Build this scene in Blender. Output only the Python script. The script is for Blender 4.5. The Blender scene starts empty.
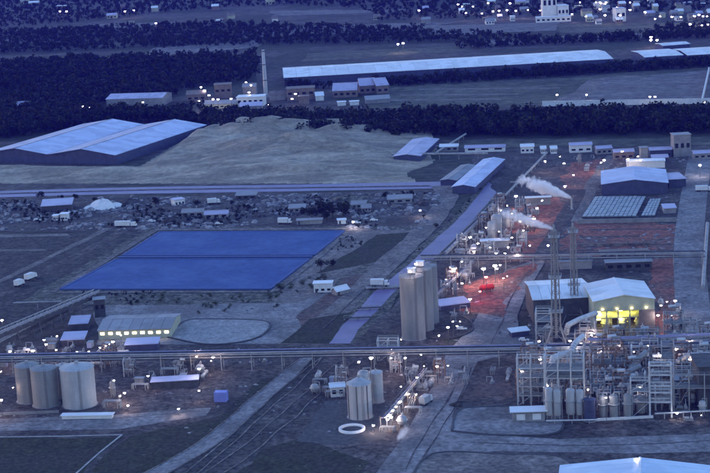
import bpy, bmesh, math, random
import numpy as np
from mathutils import Vector, Matrix, noise as mnoise

random.seed(7); np.random.seed(7)
R = math.radians
SC = bpy.context.scene
COL = SC.collection

# ------------------------------------------------------------------ camera
F_PX, W_PX, H_PX, CAM_H = 1700.0, 710.0, 473.0, 200.0
PITCH = math.atan2(H_PX/2 + 142, F_PX)
ROLL = R(3.0)
cam_d = bpy.data.cameras.new('camera')
cam_d.sensor_fit = 'HORIZONTAL'; cam_d.sensor_width = 36.0
cam_d.lens = 36.0*F_PX/W_PX
cam_d.clip_start = 1.0; cam_d.clip_end = 60000.0
cam = bpy.data.objects.new('camera', cam_d); COL.objects.link(cam)
cam.matrix_world = Matrix.Translation((0, 0, CAM_H)) @ Matrix.Rotation(math.pi/2 - PITCH, 4, 'X') @ Matrix.Rotation(-ROLL, 4, 'Z')
SC.camera = cam

# ------------------------------------------------------------------ sky, sun, exposure (dusk)
SUN_EL, SUN_AZ = 4.0, 292.0            # degrees; the last light comes low from the left
world = bpy.data.worlds.new('World'); SC.world = world; world.use_nodes = True
wn = world.node_tree.nodes; wl = world.node_tree.links
bg = wn['Background']
sky = wn.new('ShaderNodeTexSky'); sky.sky_type = 'NISHITA'; sky.sun_disc = False
sky.sun_elevation = R(SUN_EL); sky.sun_rotation = R(SUN_AZ)
sky.altitude = 0; sky.air_density = 1.2; sky.dust_density = 0.3; sky.ozone_density = 4.0
wl.new(sky.outputs[0], bg.inputs[0]); bg.inputs[1].default_value = 0.15
sun_d = bpy.data.lights.new('sun', 'SUN'); sun_d.energy = 0.05; sun_d.angle = R(25); sun_d.color = (1.0, 0.92, 0.88)
sun = bpy.data.objects.new('sun', sun_d); COL.objects.link(sun)
_d = Vector((math.sin(R(SUN_AZ))*math.cos(R(SUN_EL)), math.cos(R(SUN_AZ))*math.cos(R(SUN_EL)), math.sin(R(SUN_EL))))
sun.rotation_euler = _d.to_track_quat('Z', 'Y').to_euler(); sun.location = (-400, 100, 300)
vs = SC.view_settings
vs.view_transform = 'Standard'; vs.look = 'None'; vs.gamma = 1.0; vs.exposure = 2.9
vs.use_white_balance = True; vs.white_balance_temperature = 7500; vs.white_balance_tint = 36
SC.cycles.use_denoising = True
SC.cycles.max_bounces = 6; SC.cycles.diffuse_bounces = 2; SC.cycles.glossy_bounces = 2; SC.cycles.volume_bounces = 3
SC.cycles.transparent_max_bounces = 8; SC.cycles.transmission_bounces = 2
SC.cycles.sample_clamp_indirect = 4.0; SC.cycles.caustics_reflective = False; SC.cycles.caustics_refractive = False

# ------------------------------------------------------------------ survey: photograph point -> place on level z
def G(px, py, z=0.0):
    u = px - W_PX/2; v = -(py - H_PX/2)
    c, s = math.cos(ROLL), math.sin(ROLL)
    u, v = u*c + v*s, -u*s + v*c
    cp, sp = math.cos(PITCH), math.sin(PITCH)
    d = Vector((u, F_PX*cp + v*sp, -F_PX*sp + v*cp))
    t = (z - CAM_H)/d.z
    return Vector((d.x*t, d.y*t, z))
def proj(P):
    cp, sp = math.cos(PITCH), math.sin(PITCH)
    x, y, z = P[0], P[1], P[2] - CAM_H
    dep = y*cp - z*sp; vv = y*sp + z*cp
    u, v = F_PX*x/dep, F_PX*vv/dep
    c, s = math.cos(ROLL), math.sin(ROLL)
    u, v = u*c - v*s, u*s + v*c
    return u + W_PX/2, H_PX/2 - v
def S(px, py):                       # metres per photograph pixel at a ground point
    P = G(px, py); return (P - Vector((0, 0, CAM_H))).length/F_PX
def HT(px, py, dpx):                 # height in metres of something dpx tall standing at a ground point
    P = G(px, py); y0 = proj(P)[1]; y1 = proj(P + Vector((0, 0, 10)))[1]
    return 10.0*dpx/(y0 - y1)
GA = R(-10.0)                        # heading of the plant's cross streets
AX = Vector((math.cos(GA), math.sin(GA), 0)); BX = Vector((-math.sin(GA), math.cos(GA), 0))

# ------------------------------------------------------------------ materials
M = {}
def mat(name, c1, c2=None, scale=0.3, rough=0.8, metal=0.0, bump=0.0, bscale=None, stretch=None, detail=5.0, lo=0.38, hi=0.64, c3=None, s3=0.05, spec=0.3, wave=None, island=0.0, grain=0.0, gscale=.9):
    m = bpy.data.materials.new(name); m.use_nodes = True
    nt = m.node_tree; n = nt.nodes; l = nt.links
    b = n['Principled BSDF']
    b.inputs['Roughness'].default_value = rough; b.inputs['Metallic'].default_value = metal
    b.inputs['Specular IOR Level'].default_value = spec
    b.inputs['Base Color'].default_value = (*c1, 1)
    tc = n.new('ShaderNodeTexCoord'); mp = n.new('ShaderNodeMapping'); l.new(tc.outputs['Object'], mp.inputs[0])
    if stretch: mp.inputs['Scale'].default_value = stretch
    col = None
    if c2 is not None:
        ns = n.new('ShaderNodeTexNoise'); ns.inputs['Scale'].default_value = scale; ns.inputs['Detail'].default_value = detail; ns.inputs['Roughness'].default_value = 0.72
        l.new(mp.outputs[0], ns.inputs['Vector'])
        cr = n.new('ShaderNodeValToRGB'); cr.color_ramp.elements[0].position = lo; cr.color_ramp.elements[1].position = hi
        cr.color_ramp.elements[0].color = (*c1, 1); cr.color_ramp.elements[1].color = (*c2, 1)
        l.new(ns.outputs[0], cr.inputs[0]); col = cr.outputs[0]
    if c3 is not None:
        ns3 = n.new('ShaderNodeTexNoise'); ns3.inputs['Scale'].default_value = s3; ns3.inputs['Detail'].default_value = 6
        l.new(mp.outputs[0], ns3.inputs['Vector'])
        cr3 = n.new('ShaderNodeValToRGB'); cr3.color_ramp.elements[0].position = 0.48; cr3.color_ramp.elements[1].position = 0.6
        l.new(ns3.outputs[0], cr3.inputs[0])
        mx = n.new('ShaderNodeMix'); mx.data_type = 'RGBA'; l.new(cr3.outputs[0], mx.inputs[0]); l.new(col, mx.inputs[6]); mx.inputs[7].default_value = (*c3, 1)
        col = mx.outputs[2]
    if grain and col is not None:
        ng = n.new('ShaderNodeTexNoise'); ng.inputs['Scale'].default_value = gscale; ng.inputs['Detail'].default_value = 4; ng.inputs['Roughness'].default_value = .7
        l.new(tc.outputs['Object'], ng.inputs['Vector'])
        mg = n.new('ShaderNodeMapRange'); mg.inputs[1].default_value = .36; mg.inputs[2].default_value = .64; mg.inputs[3].default_value = 1 - grain; mg.inputs[4].default_value = 1 + grain; l.new(ng.outputs[0], mg.inputs[0])
        vg = n.new('ShaderNodeVectorMath'); vg.operation = 'SCALE'; l.new(col, vg.inputs[0]); l.new(mg.outputs[0], vg.inputs['Scale']); col = vg.outputs[0]
    if island:
        ge = n.new('ShaderNodeNewGeometry'); mr = n.new('ShaderNodeMapRange'); mr.inputs[3].default_value = 1 - island; mr.inputs[4].default_value = 1 + island
        l.new(ge.outputs['Random Per Island'], mr.inputs[0])
        vm = n.new('ShaderNodeVectorMath'); vm.operation = 'SCALE'
        if col is not None: l.new(col, vm.inputs[0])
        else: vm.inputs[0].default_value = c1
        l.new(mr.outputs[0], vm.inputs['Scale']); col = vm.outputs[0]
    if col is not None: l.new(col, b.inputs['Base Color'])
    if bump or wave:
        bp = n.new('ShaderNodeBump'); bp.inputs['Strength'].default_value = 0.6
        if wave:
            wv = n.new('ShaderNodeTexWave'); wv.inputs['Scale'].default_value = wave; l.new(mp.outputs[0], wv.inputs['Vector'])
            bp.inputs['Distance'].default_value = 0.05; l.new(wv.outputs[0], bp.inputs['Height'])
        else:
            nb = n.new('ShaderNodeTexNoise'); nb.inputs['Scale'].default_value = bscale or scale*3; nb.inputs['Detail'].default_value = 6
            l.new(mp.outputs[0], nb.inputs['Vector']); l.new(nb.outputs[0], bp.inputs['Height']); bp.inputs['Distance'].default_value = bump
        l.new(bp.outputs[0], b.inputs['Normal'])
    M[name] = m; return m
def emis(name, c, s):
    m = bpy.data.materials.new(name); m.use_nodes = True
    b = m.node_tree.nodes['Principled BSDF']
    b.inputs['Base Color'].default_value = (*c, 1); b.inputs['Emission Color'].default_value = (*c, 1); b.inputs['Emission Strength'].default_value = s
    M[name] = m; return m

# ground kinds
mat('soil', (0.045, 0.0375, 0.03375), (0.1013, 0.0825, 0.075), 0.035, .95, bump=.6, bscale=.3, c3=(0.03, 0.0375, 0.0225), s3=.012, grain=0.5, gscale=0.15)
mat('dirt_pale', (0.123, 0.1, 0.09266), (0.246, 0.205, 0.1845), 0.14, .95, bump=.35, bscale=.7, detail=9, c3=(0.1312, 0.1066, 0.0984), s3=.05, grain=0.45, gscale=0.5)
mat('dirt_mid', (0.0432, 0.03456, 0.03312), (0.1368, 0.108, 0.1008), 0.13, .95, bump=.5, bscale=.7, detail=9, c3=(0.054, 0.0432, 0.04176), s3=.035, grain=0.6, gscale=0.45)
mat('dirt_dark', (0.0256, 0.0232, 0.0224), (0.08, 0.068, 0.0624), 0.16, .95, bump=.2, bscale=.8, grain=0.6, gscale=0.45)
mat('red_dirt_and_glow', (.20, .062, .046), (.36, .115, .085), 0.16, .95, bump=.5, bscale=.6, detail=9, c3=(.15, .085, .072), s3=.035, grain=0.5, gscale=0.4)
mat('dirt_brown', (0.088, 0.052, 0.044), (0.176, 0.112, 0.096), 0.14, .95, bump=.4, bscale=.6, detail=9, c3=(0.096, 0.068, 0.0624), s3=.05, grain=.5, gscale=.45)
mat('asphalt', (.055, .054, .056), (.085, .082, .084), 0.12, .85, bump=.05, bscale=2., grain=0.35, gscale=0.6)
mat('concrete_road', (0.154, 0.1402, 0.1381), (0.2762, 0.2529, 0.2476), 0.11, .9, bump=.08, bscale=1.5, detail=9, c3=(0.1435, 0.1296, 0.1275), s3=.045, grain=0.35, gscale=0.5)
mat('concrete', (0.225, 0.2175, 0.21), (0.315, 0.3, 0.2925), 0.25, .85, grain=0.3, gscale=0.8)
mat('kerb_white', (.24, .232, .225), (.40, .385, .37), 0.4, .8)
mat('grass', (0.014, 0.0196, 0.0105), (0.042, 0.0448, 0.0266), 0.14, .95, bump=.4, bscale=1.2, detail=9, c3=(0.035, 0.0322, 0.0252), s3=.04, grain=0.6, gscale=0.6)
mat('scrub', (0.03825, 0.0425, 0.0289), (0.1615, 0.1403, 0.119), 0.22, .95, bump=.5, bscale=.8, grain=0.6, gscale=0.4)
mat('field_pale', (0.105, 0.0945, 0.091), (0.182, 0.161, 0.161), 0.03, .95, stretch=(.35, 1.8, 1), bump=.3, bscale=.3, grain=0.4, gscale=0.12)
mat('field_olive', (0.0525, 0.0574, 0.0385), (0.112, 0.105, 0.077), 0.02, .95, stretch=(.4, 1.5, 1), bump=.3, bscale=.3, grain=0.45, gscale=0.12)
mat('sand', (.21, .168, .118), (.46, .372, .275), 0.05, .95, bump=1.6, bscale=.16, detail=10, stretch=(.6, 1.5, 1), c3=(.23, .185, .135), s3=.03, grain=0.22, gscale=0.3)
mat('rubble', (.10, .09, .09), (.30, .27, .27), 0.5, .9, island=.65)
mat('canal', (.125, .092, .20), (.185, .14, .27), 0.05, .45, spec=.3, bump=.03, bscale=1.0)
mat('pond', (.018, .076, .215), (.044, .118, .28), 0.05, .6, spec=.06, bump=.03, bscale=.5, detail=8, c3=(.022, .082, .235), s3=.02, grain=.12, gscale=.25)
mat('liner', (.03, .075, .20), (.04, .09, .24), 0.3, .7)
# vegetation
mat('leaf', (.028, .045, .018), (.060, .085, .030), 0.5, .8, island=.5)
mat('leaf_dark', (.008, .014, .006), (.016, .026, .010), 0.3, .85, island=.25)
mat('bark', (.05, .04, .03), (.10, .08, .06), 2.0, .95)
# building kinds
mat('roof_white', (.68, .72, .74), (.80, .83, .85), 0.08, .55, wave=1.6, detail=8, c3=(0.59, 0.63, 0.64), s3=.09, spec=.4)
mat('roof_blue', (.42, .50, .68), (.52, .60, .76), 0.08, .5, wave=1.6, detail=8, c3=(0.37, 0.43, 0.59), s3=.09, spec=.4)
mat('roof_cyan', (.47, .64, .76), (.58, .74, .84), 0.1, .45, wave=1.6, spec=.4, detail=8, c3=(.42, .58, .71), s3=.09)
mat('roof_lilac', (.40, .38, .52), (.52, .49, .62), 0.08, .5, wave=1.6, detail=8, c3=(0.35, 0.33, 0.45), s3=.09, spec=.4)
mat('roof_grey', (.26, .26, .27), (.36, .36, .37), 0.1, .7, wave=1.6, detail=8, c3=(0.23, 0.23, 0.23), s3=.09)
mat('roof_brown', (.16, .12, .11), (.24, .19, .17), 0.2, .8)
mat('wall_grey', (.20, .195, .19), (.30, .285, .275), 0.25, .85)
mat('wall_cream', (.36, .36, .25), (.46, .46, .33), 0.25, .85)  # olive cast puts the halls' greenish-yellow glow into the wall colour
mat('wall_white', (.62, .60, .58), (.75, .73, .70), 0.3, .8)
mat('wall_blue', (.045, .055, .10), (.07, .08, .14), 0.3, .7, wave=2.0)
mat('wall_dark', (.05, .05, .055), (.09, .088, .09), 0.3, .85)
mat('wall_brown', (.17, .125, .11), (.24, .18, .16), 0.3, .85)
mat('steel_grey', (.28, .28, .28), (.40, .39, .38), 0.6, .5, metal=.2)
mat('steel_white', (.42, .415, .41), (.58, .57, .56), 0.6, .5)
mat('steel_dark', (.09, .09, .095), (.16, .155, .15), 0.6, .6, metal=.2)
mat('steel_rust', (.16, .085, .06), (.27, .15, .11), 0.8, .8)
mat('tank_grey', (.20, .20, .195), (.27, .265, .26), 0.25, .6, stretch=(1, 1, .25))
mat('tank_white', (.34, .335, .33), (.44, .43, .42), 0.25, .5, stretch=(1, 1, .25))
mat('pipe_pale', (.27, .265, .265), (.40, .39, .385), 0.3, .6, metal=.1)
mat('pipe_dark', (.055, .05, .06), (.10, .09, .10), 0.3, .7)
mat('pipe_lilac', (.30, .26, .36), (.38, .33, .44), 0.3, .5)
mat('glass_dark', (.02, .022, .03), None, rough=.1, spec=.6)
mat('cell_grey', (.26, .30, .31), (.38, .41, .42), 0.3, .6)
mat('red_paint', (.36, .05, .04), (.44, .08, .06), 0.5, .6)
mat('blue_paint', (.20, .24, .55), (.26, .30, .62), 0.5, .6)
mat('tyre', (.02, .02, .02), None, rough=.9)
emis('lamp_white', (1.0, .96, .88), 18.0)
emis('lamp_warm', (1.0, .86, .64), 15.0)
emis('lamp_cool', (.80, .95, 1.0), 22.0)
emis('lamp_far', (.95, .96, .92), 7.0)
emis('lamp_yellow', (.86, 1.0, .22), 10.0)
emis('lamp_red', (1.0, .06, .04), 22.0)
emis('window_lit', (.95, 1.0, .55), 1.8)
emis('window_warm', (1.0, .84, .45), 1.1)

# ------------------------------------------------------------------ mesh collector and object helpers
class MB:
    def __init__(s): s.v = []; s.f = []; s.sm = []
    def add(s, vs_, fs_, smooth=False):
        o = len(s.v); s.v += [tuple(v) for v in vs_]
        for f in fs_: s.f.append(tuple(i + o for i in f)); s.sm.append(smooth)
        return s
    def hexa(s, p):                       # 8 points: bottom 4 ccw, top 4 ccw
        return s.add(p, [(3, 2, 1, 0), (4, 5, 6, 7), (0, 1, 5, 4), (1, 2, 6, 5), (2, 3, 7, 6), (3, 0, 4, 7)])
    def box(s, c, size, a=0.0):
        x, y, z = c; w, d, h = size[0]/2, size[1]/2, size[2]/2; ca, sa = math.cos(a), math.sin(a)
        P = [(x + i*w*ca - j*d*sa, y + i*w*sa + j*d*ca, z + k*h) for k in (-1, 1) for i, j in ((-1, -1), (1, -1), (1, 1), (-1, 1))]
        return s.hexa(P)
    def beam(s, a, b, w, h=None):
        a = Vector(a); b = Vector(b); h = h or w; d = b - a
        if d.length < 1e-6: return s
        d.normalize(); up = Vector((0, 0, 1)) if abs(d.z) < .95 else Vector((1, 0, 0))
        r = d.cross(up).normalized(); u = r.cross(d)
        q = [(-w/2, -h/2), (w/2, -h/2), (w/2, h/2), (-w/2, h/2)]
        P = [a + r*i + u*j for i, j in q] + [b + r*i + u*j for i, j in q]
        return s.add(P, [(3, 2, 1, 0), (4, 5, 6, 7), (0, 1, 5, 4), (1, 2, 6, 5), (2, 3, 7, 6), (3, 0, 4, 7)])
    def cyl(s, a, b, r0, r1=None, n=14, caps=True):
        a = Vector(a); b = Vector(b); r1 = r0 if r1 is None else r1; d = (b - a).normalized()
        up = Vector((0, 0, 1)) if abs(d.z) < .95 else Vector((1, 0, 0))
        r = d.cross(up).normalized(); u = r.cross(d)
        A = [a + (r*math.cos(2*math.pi*i/n) + u*math.sin(2*math.pi*i/n))*r0 for i in range(n)]
        B_ = [b + (r*math.cos(2*math.pi*i/n) + u*math.sin(2*math.pi*i/n))*r1 for i in range(n)]
        s.add(A + B_, [(i, (i+1) % n, n + (i+1) % n, n + i) for i in range(n)], True)
        if caps: s.add(A, [tuple(reversed(range(n)))]); s.add(B_, [tuple(range(n))])
        return s
    def lathe(s, c, prof, n=20):          # prof: list of (r, z)
        x, y, z0 = c; P = []
        for r, z in prof: P += [(x + r*math.cos(2*math.pi*i/n), y + r*math.sin(2*math.pi*i/n), z0 + z) for i in range(n)]
        F = []
        for k in range(len(prof)-1):
            F += [(k*n + i, k*n + (i+1) % n, (k+1)*n + (i+1) % n, (k+1)*n + i) for i in range(n)]
        return s.add(P, F, True)
    def tube(s, pts, r, n=8):
        for i in range(len(pts)-1): s.cyl(pts[i], pts[i+1], r, n=n)
        return s
    def ring(s, c, r, t, h, n=24):
        return s.lathe(c, [(r, 0), (r, h), (r - t, h), (r - t, 0), (r, 0)], n)
    def mesh(s, name, off=(0, 0, 0)):
        me = bpy.data.meshes.new(name)
        ox, oy, oz = off
        me.from_pydata([(v[0]-ox, v[1]-oy, v[2]-oz) for v in s.v], [], s.f)
        me.polygons.foreach_set('use_smooth', s.sm); me.update()
        return me
def link(o): COL.objects.link(o); return o
def tag(o, label=None, cat=None, group=None, kind=None):
    if label: o['label'] = label
    if cat: o['category'] = cat
    if group: o['group'] = group
    if kind: o['kind'] = kind
    return o
def thing(name, base, label, cat, group=None):
    o = link(bpy.data.objects.new(name, None)); o.location = base; o.empty_display_size = 1
    return tag(o, label, cat, group)
def part(name, mb, m, parent=None, label=None):
    off = (0, 0, 0)
    if parent is not None:
        p = parent; off = Vector((0, 0, 0))
        while p is not None: off = off + p.location; p = p.parent
    me = mb.mesh(name, off); me.materials.append(M[m])
    o = link(bpy.data.objects.new(name, me)); o.parent = parent
    if label: o['label'] = label
    return o
def copy_tree(o, parent=None):
    c = o.copy(); link(c); c.parent = parent
    for ch in o.children: copy_tree(ch, c)
    return c
def solo(name, mb, m, base, label, cat, group=None):     # a thing of one mesh, origin at its base
    me = mb.mesh(name, base); me.materials.append(M[m])
    o = link(bpy.data.objects.new(name, me)); o.location = base
    return tag(o, label, cat, group)

# ------------------------------------------------------------------ setting: ground sheets
LAYER = [0]
def nz(): LAYER[0] += 1; return 0.03 + 0.004*LAYER[0]
def wobble(pts, amp, step):
    out = []; n = len(pts)
    for i in range(n):
        a, b = pts[i], pts[(i+1) % n]; k = max(1, int((b-a).length/step))
        for j in range(k):
            p = a.lerp(b, j/k)
            q = mnoise.noise_vector(Vector((p.x*.035, p.y*.035, 3.1))) + .5*mnoise.noise_vector(Vector((p.x*.12, p.y*.12, 9.1)))
            out.append(p + Vector((q.x, q.y, 0))*amp)
    return out
def patch(name, px, m, label, cat='ground', wob=0.0, step=6.0, z=None):
    z = nz() if z is None else z
    pts = [G(*p) for p in px]
    if wob: pts = wobble(pts, wob, step)
    mb = MB(); mb.add([(p.x, p.y, z) for p in pts], [tuple(range(len(pts)))])
    me = mb.mesh(name)
    bm = bmesh.new(); bm.from_mesh(me); bmesh.ops.triangulate(bm, faces=bm.faces[:])
    for f in bm.faces:
        if f.normal.z < 0: f.normal_flip()
    bm.to_mesh(me); bm.free()
    me.materials.append(M[m]); o = link(bpy.data.objects.new(name, me))
    return tag(o, label, cat, kind='structure')
def smooth_line(px, per=8):
    P = [G(*p) for p in px]; out = []
    for i in range(len(P)-1):
        p0 = P[max(i-1, 0)]; p1 = P[i]; p2 = P[i+1]; p3 = P[min(i+2, len(P)-1)]
        for j in range(per):
            t = j/per
            out.append(.5*((2*p1) + (p2-p0)*t + (2*p0-5*p1+4*p2-p3)*t*t + (3*p1-p0-3*p2+p3)*t**3))
    out.append(P[-1]); return out
def sides(line, w):
    L, Rr = [], []
    for i, p in enumerate(line):
        d = (line[min(i+1, len(line)-1)] - line[max(i-1, 0)]).normalized(); nrm = Vector((-d.y, d.x, 0))
        L.append(p + nrm*w/2); Rr.append(p - nrm*w/2)
    return L, Rr
def road(name, px, w, m, label, cat='road', kerb=None, kh=.14, per=8, wob=0, z=None):
    line = smooth_line(px, per); L, Rr = sides(line, w)
    if wob:
        L = [p + Vector((1, 0, 0))*mnoise.noise(p*.05)*wob for p in L]; Rr = [p + Vector((1, 0, 0))*mnoise.noise(p*.05+Vector((9, 9, 9)))*wob for p in Rr]
    z = nz() if z is None else z; n = len(L)
    mb = MB(); mb.add([(p.x, p.y, z) for p in L] + [(p.x, p.y, z) for p in Rr], [(i, n+i, n+i+1, i+1) for i in range(n-1)])
    me = mb.mesh(name); me.materials.append(M[m]); o = tag(link(bpy.data.objects.new(name, me)), label, cat, kind='structure')
    if kerb:
        for side in (L, Rr):
            k = MB()
            for i in range(n-1): k.beam((side[i].x, side[i].y, z + kh/2), (side[i+1].x, side[i+1].y, z + kh/2), .45, kh*2)
            part('kerb', k, kerb, o)
    return o

gm = MB(); gm.add([(-15000, -400, 0), (15000, -400, 0), (15000, 30000, 0), (-15000, 30000, 0)], [(0, 1, 2, 3)])
g_me = gm.mesh('ground'); g_me.materials.append(M['soil']); tag(link(bpy.data.objects.new('ground', g_me)), 'dark open ground under the whole plant and plain', 'ground', kind='structure')

# far plain: fields
FAR = [
 ([(0, 14), (60, 10), (230, 3), (235, -2), (0, 4)], 'field_olive', 'hazy field at the far top left corner'),
 ([(-10, 45), (70, 42), (70, 38), (-10, 40)], 'field_pale', 'thin pale field strip at far left edge'),
 ([(80, 30), (175, 26), (172, 22), (85, 25)], 'field_pale', 'pale strip field below the left far lamps'),
 ([(45, 50), (140, 46), (138, 41), (50, 45)], 'field_olive', 'dull strip field among dark woods, far left'),
 ([(150, 57), (260, 47), (258, 40), (150, 48)], 'field_pale', 'broad dusky field left of the long pale roof'),
 ([(40, 84), (135, 80), (132, 73), (48, 77)], 'field_olive', 'dark clearing above the left pale shed'),
 ([(210, 70), (262, 64), (262, 55), (214, 60)], 'field_pale', 'dusky field left of the tall chimney'),
 ([(270, 16), (380, 13), (420, 9), (270, 11)], 'field_pale', 'long pale strip across the far middle'),
 ([(240, 38), (420, 30), (455, 22), (240, 28)], 'field_pale', 'wide hazy field beyond the long pale roof'),
 ([(300, 62), (470, 51), (470, 45), (300, 54)], 'field_olive', 'scrubby strip just behind the long pale roof'),
 ([(430, 36), (560, 30), (560, 22), (430, 26)], 'field_pale', 'hazy field below the far town lamps'),
 ([(470, 47), (640, 38), (640, 33), (470, 41)], 'field_pale', 'pale strip between far woods and long roof'),
 ([(560, 33), (720, 30), (720, 22), (560, 24)], 'field_olive', 'dull field below the far right town'),
 ([(372, 108), (560, 105), (596, 82), (690, 72), (720, 70), (720, 66), (560, 78), (372, 84)], 'field_olive', 'broad scrubby field behind the dark tree belt'),
 ([(545, 106), (715, 103), (715, 70), (604, 80), (575, 97)], 'field_pale', 'pale marked plot behind the belt at right'),
]
for px, m, lab in FAR: patch('field', px, m, lab, 'field', wob=10, step=25)
for y, x0, x1 in ((84, 610, 690), (88, 600, 655), (92, 590, 640), (79, 640, 700), (96, 400, 520), (90, 420, 560), (101, 390, 500)):
    patch('field_strip', [(x0, y), (x1, y-1.5), (x1, y-2.6), (x0, y-1.2)], 'dirt_pale', f'narrow pale tilled strip across the plot {"right" if x0 > 560 else "left"} of the field track', 'field', wob=3, step=12)
road('field_track', [(548, 107), (566, 100), (583, 92), (592, 84), (606, 79), (640, 76)], 16, 'dirt_pale', 'pale dirt track climbing through the plots behind the belt', 'track', wob=3)
road('verge_road', [(462, 144), (560, 143.5), (720, 141)], 30, 'field_olive', 'smooth grey-green verge along the foot of the tree belt', 'verge')
# mid left: yards and the dirt roads
patch('yard', [(-20, 232), (-20, 200), (445, 190), (432, 232)], 'dirt_mid', 'rubble-strewn yard between the purple road and the blue pond', 'yard', wob=4)
road('purple_road', [(-20, 195), (120, 191), (300, 188), (445, 185)], 22, 'canal', 'purple-grey haul road running below the spoil heap', 'road', wob=3)
patch('yard', [(-20, 330), (-20, 235), (150, 232), (60, 290), (100, 300), (20, 340)], 'dirt_dark', 'dark parcels of bare ground left of the blue pond', 'yard', wob=2)
patch('yard_strip', [(-20, 303), (115, 232), (135, 232), (-20, 318)], 'dirt_mid', 'grey diagonal strip beside the left parcels', 'yard', wob=1.5)
for (a, b, c_, d), lab in (([(-20, 238), (70, 236), (66, 234), (-20, 235)], 'upper'), ([(-20, 252), (45, 251), (48, 249), (-20, 250)], 'lower')):
    patch('path', [a, b, c_, d], 'dirt_pale', f'thin pale path across the {lab} left parcels', 'path', wob=.8)
road('path', [(-10, 286), (40, 262), (85, 240), (110, 228)], 4, 'dirt_pale', 'pale diagonal path climbing through the left parcels', 'path', wob=2)
patch('dark_ditch', [(-20, 322), (-20, 308), (70, 262), (132, 229), (142, 229), (90, 260)], 'dirt_dark', 'dark diagonal ditch left of the blue pond', 'ditch', wob=1.5)
patch('embankment', [(20, 302), (150, 228), (385, 226), (440, 226), (332, 300), (255, 318), (110, 306)], 'scrub', 'stony grey-green bank all round the blue pond', 'embankment', wob=3)
patch('embankment_top', [(270, 300), (352, 229), (412, 230), (300, 306)], 'dirt_pale', 'pale stony bank on the right of the blue pond', 'embankment', wob=3)
patch('grass_patch', [(318, 274), (376, 235), (424, 231), (376, 262)], 'grass', 'dark grass wedge right of the pond bank', 'grass', wob=2)
patch('yard', [(95, 306), (300, 303), (330, 290), (392, 260), (350, 300), (290, 345), (100, 352)], 'concrete_road', 'grey paved yard below the blue pond', 'yard', wob=2)
patch('dirt_apron', [(296, 318), (345, 278), (392, 268), (420, 235), (436, 222), (400, 262), (345, 312), (300, 335)], 'dirt_brown', 'brownish dirt apron left of the canal road', 'yard', wob=3)
# central canal and its roads
road('dirt_road', [(440, 186), (447, 195), (440, 211), (420, 234), (388, 264), (345, 305), (312, 333), (280, 351)], 13, 'dirt_pale', 'pale dirt road curving down beside the purple canal', 'road', wob=2)
patch('canal_bank', [(495, 163), (460, 211), (413, 255), (366, 294), (318, 345), (362, 345), (402, 291), (448, 252), (493, 205), (530, 161)], 'scrub', 'scrubby bank on both sides of the purple canal', 'bank', wob=2)
patch('canal_water', [(503, 163), (467, 210), (421, 254), (374, 293), (333, 336), (325, 346), (349, 346), (358, 330), (396, 291), (442, 252), (486, 206), (524, 161)], 'canal', 'long straight canal of purple water crossing the plant', 'canal', wob=.8)
patch('grass_patch', [(283, 343), (308, 320), (352, 312), (330, 344)], 'grass', 'dark grass triangle below the canal road bend', 'grass', wob=2)
# plant floor right of canal
patch('plant_floor', [(440, 345), (350, 347), (446, 254), (494, 206), (535, 158), (570, 158), (528, 262), (500, 300)], 'dirt_mid', 'grey-brown plant floor right of the canal', 'ground', wob=2)
patch('plant_floor', [(470, 156), (720, 150), (720, 346), (520, 348), (545, 262)], 'dirt_mid', 'grey-brown plant floor on the right side', 'ground', wob=3)
patch('red_yard', [(556, 256), (580, 222), (640, 222), (682, 224), (690, 260), (690, 304), (655, 304), (640, 262)], 'red_dirt_and_glow', 'red earth yard behind the white-roofed halls', 'yard', wob=7, step=2)
patch('red_yard', [(500, 212), (560, 195), (566, 204), (540, 226), (505, 236)], 'red_dirt_and_glow', 'red earth between the two steam plumes', 'yard', wob=7, step=2)
for y, x0, x1 in ((246, 575, 676), (238, 580, 640), (252, 560, 690), (231, 590, 682)):
    patch('tyre_track', [(x0, y), (x1, y-1), (x1, y-2), (x0, y-1.4)], 'dirt_mid', f'pale track across the red yard from x {x0}' if 0 else 'pale wheel track across the red earth yard', 'track', wob=1.5)
patch('red_yard', [(505, 262), (520, 240), (556, 204), (584, 200), (566, 236), (540, 262)], 'red_dirt_and_glow', 'red earth strip along the side road by the steam plumes', 'yard', wob=7, step=2)
patch('red_yard', [(656, 336), (656, 306), (690, 300), (692, 340)], 'red_dirt_and_glow', 'red earth right of the open yellow hall', 'yard', wob=7, step=2)
patch('red_yard', [(560, 190), (572, 162), (604, 160), (590, 190)], 'red_dirt_and_glow', 'red earth left of the blue-white warehouse', 'yard', wob=7, step=2)
patch('red_yard', [(610, 436), (612, 424), (690, 420), (700, 434)], 'dirt_brown', 'reddish floor before the short front vessels', 'yard', wob=7, step=2)
road('main_road', [(696, 352), (692, 300), (689, 250), (692, 210), (699, 165), (702, 150)], 15, 'concrete_road', 'blue-grey road running away along the right edge', 'road')
road('side_road', [(575, 222), (590, 190), (604, 166), (612, 156)], 8, 'dirt_pale', 'pale side road left of the blue-roofed warehouse', 'road', wob=1.5)
road('side_road', [(538, 262), (554, 236), (572, 205), (580, 190)], 9, 'dirt_mid', 'dull side road passing the steam plumes', 'road', wob=1.5)
patch('plant_floor', [(-20, 346), (720, 342), (720, 484), (-20, 484)], 'dirt_mid', 'bare floor under the whole plant foreground', 'ground')
patch('plant_floor', [(-20, 480), (-20, 360), (440, 350), (446, 360), (400, 440), (368, 480)], 'dirt_mid', 'dark plant floor in the left foreground', 'ground', wob=1)
patch('plant_floor', [(470, 380), (482, 360), (720, 352), (720, 432), (560, 436), (468, 430), (456, 415)], 'dirt_mid', 'dark floor under the right process units', 'ground', wob=.8)
patch('plant_floor', [(420, 480), (430, 460), (500, 456), (720, 452), (720, 480)], 'dirt_mid', 'bare ground in the lower right corner', 'ground', wob=1)
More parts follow.
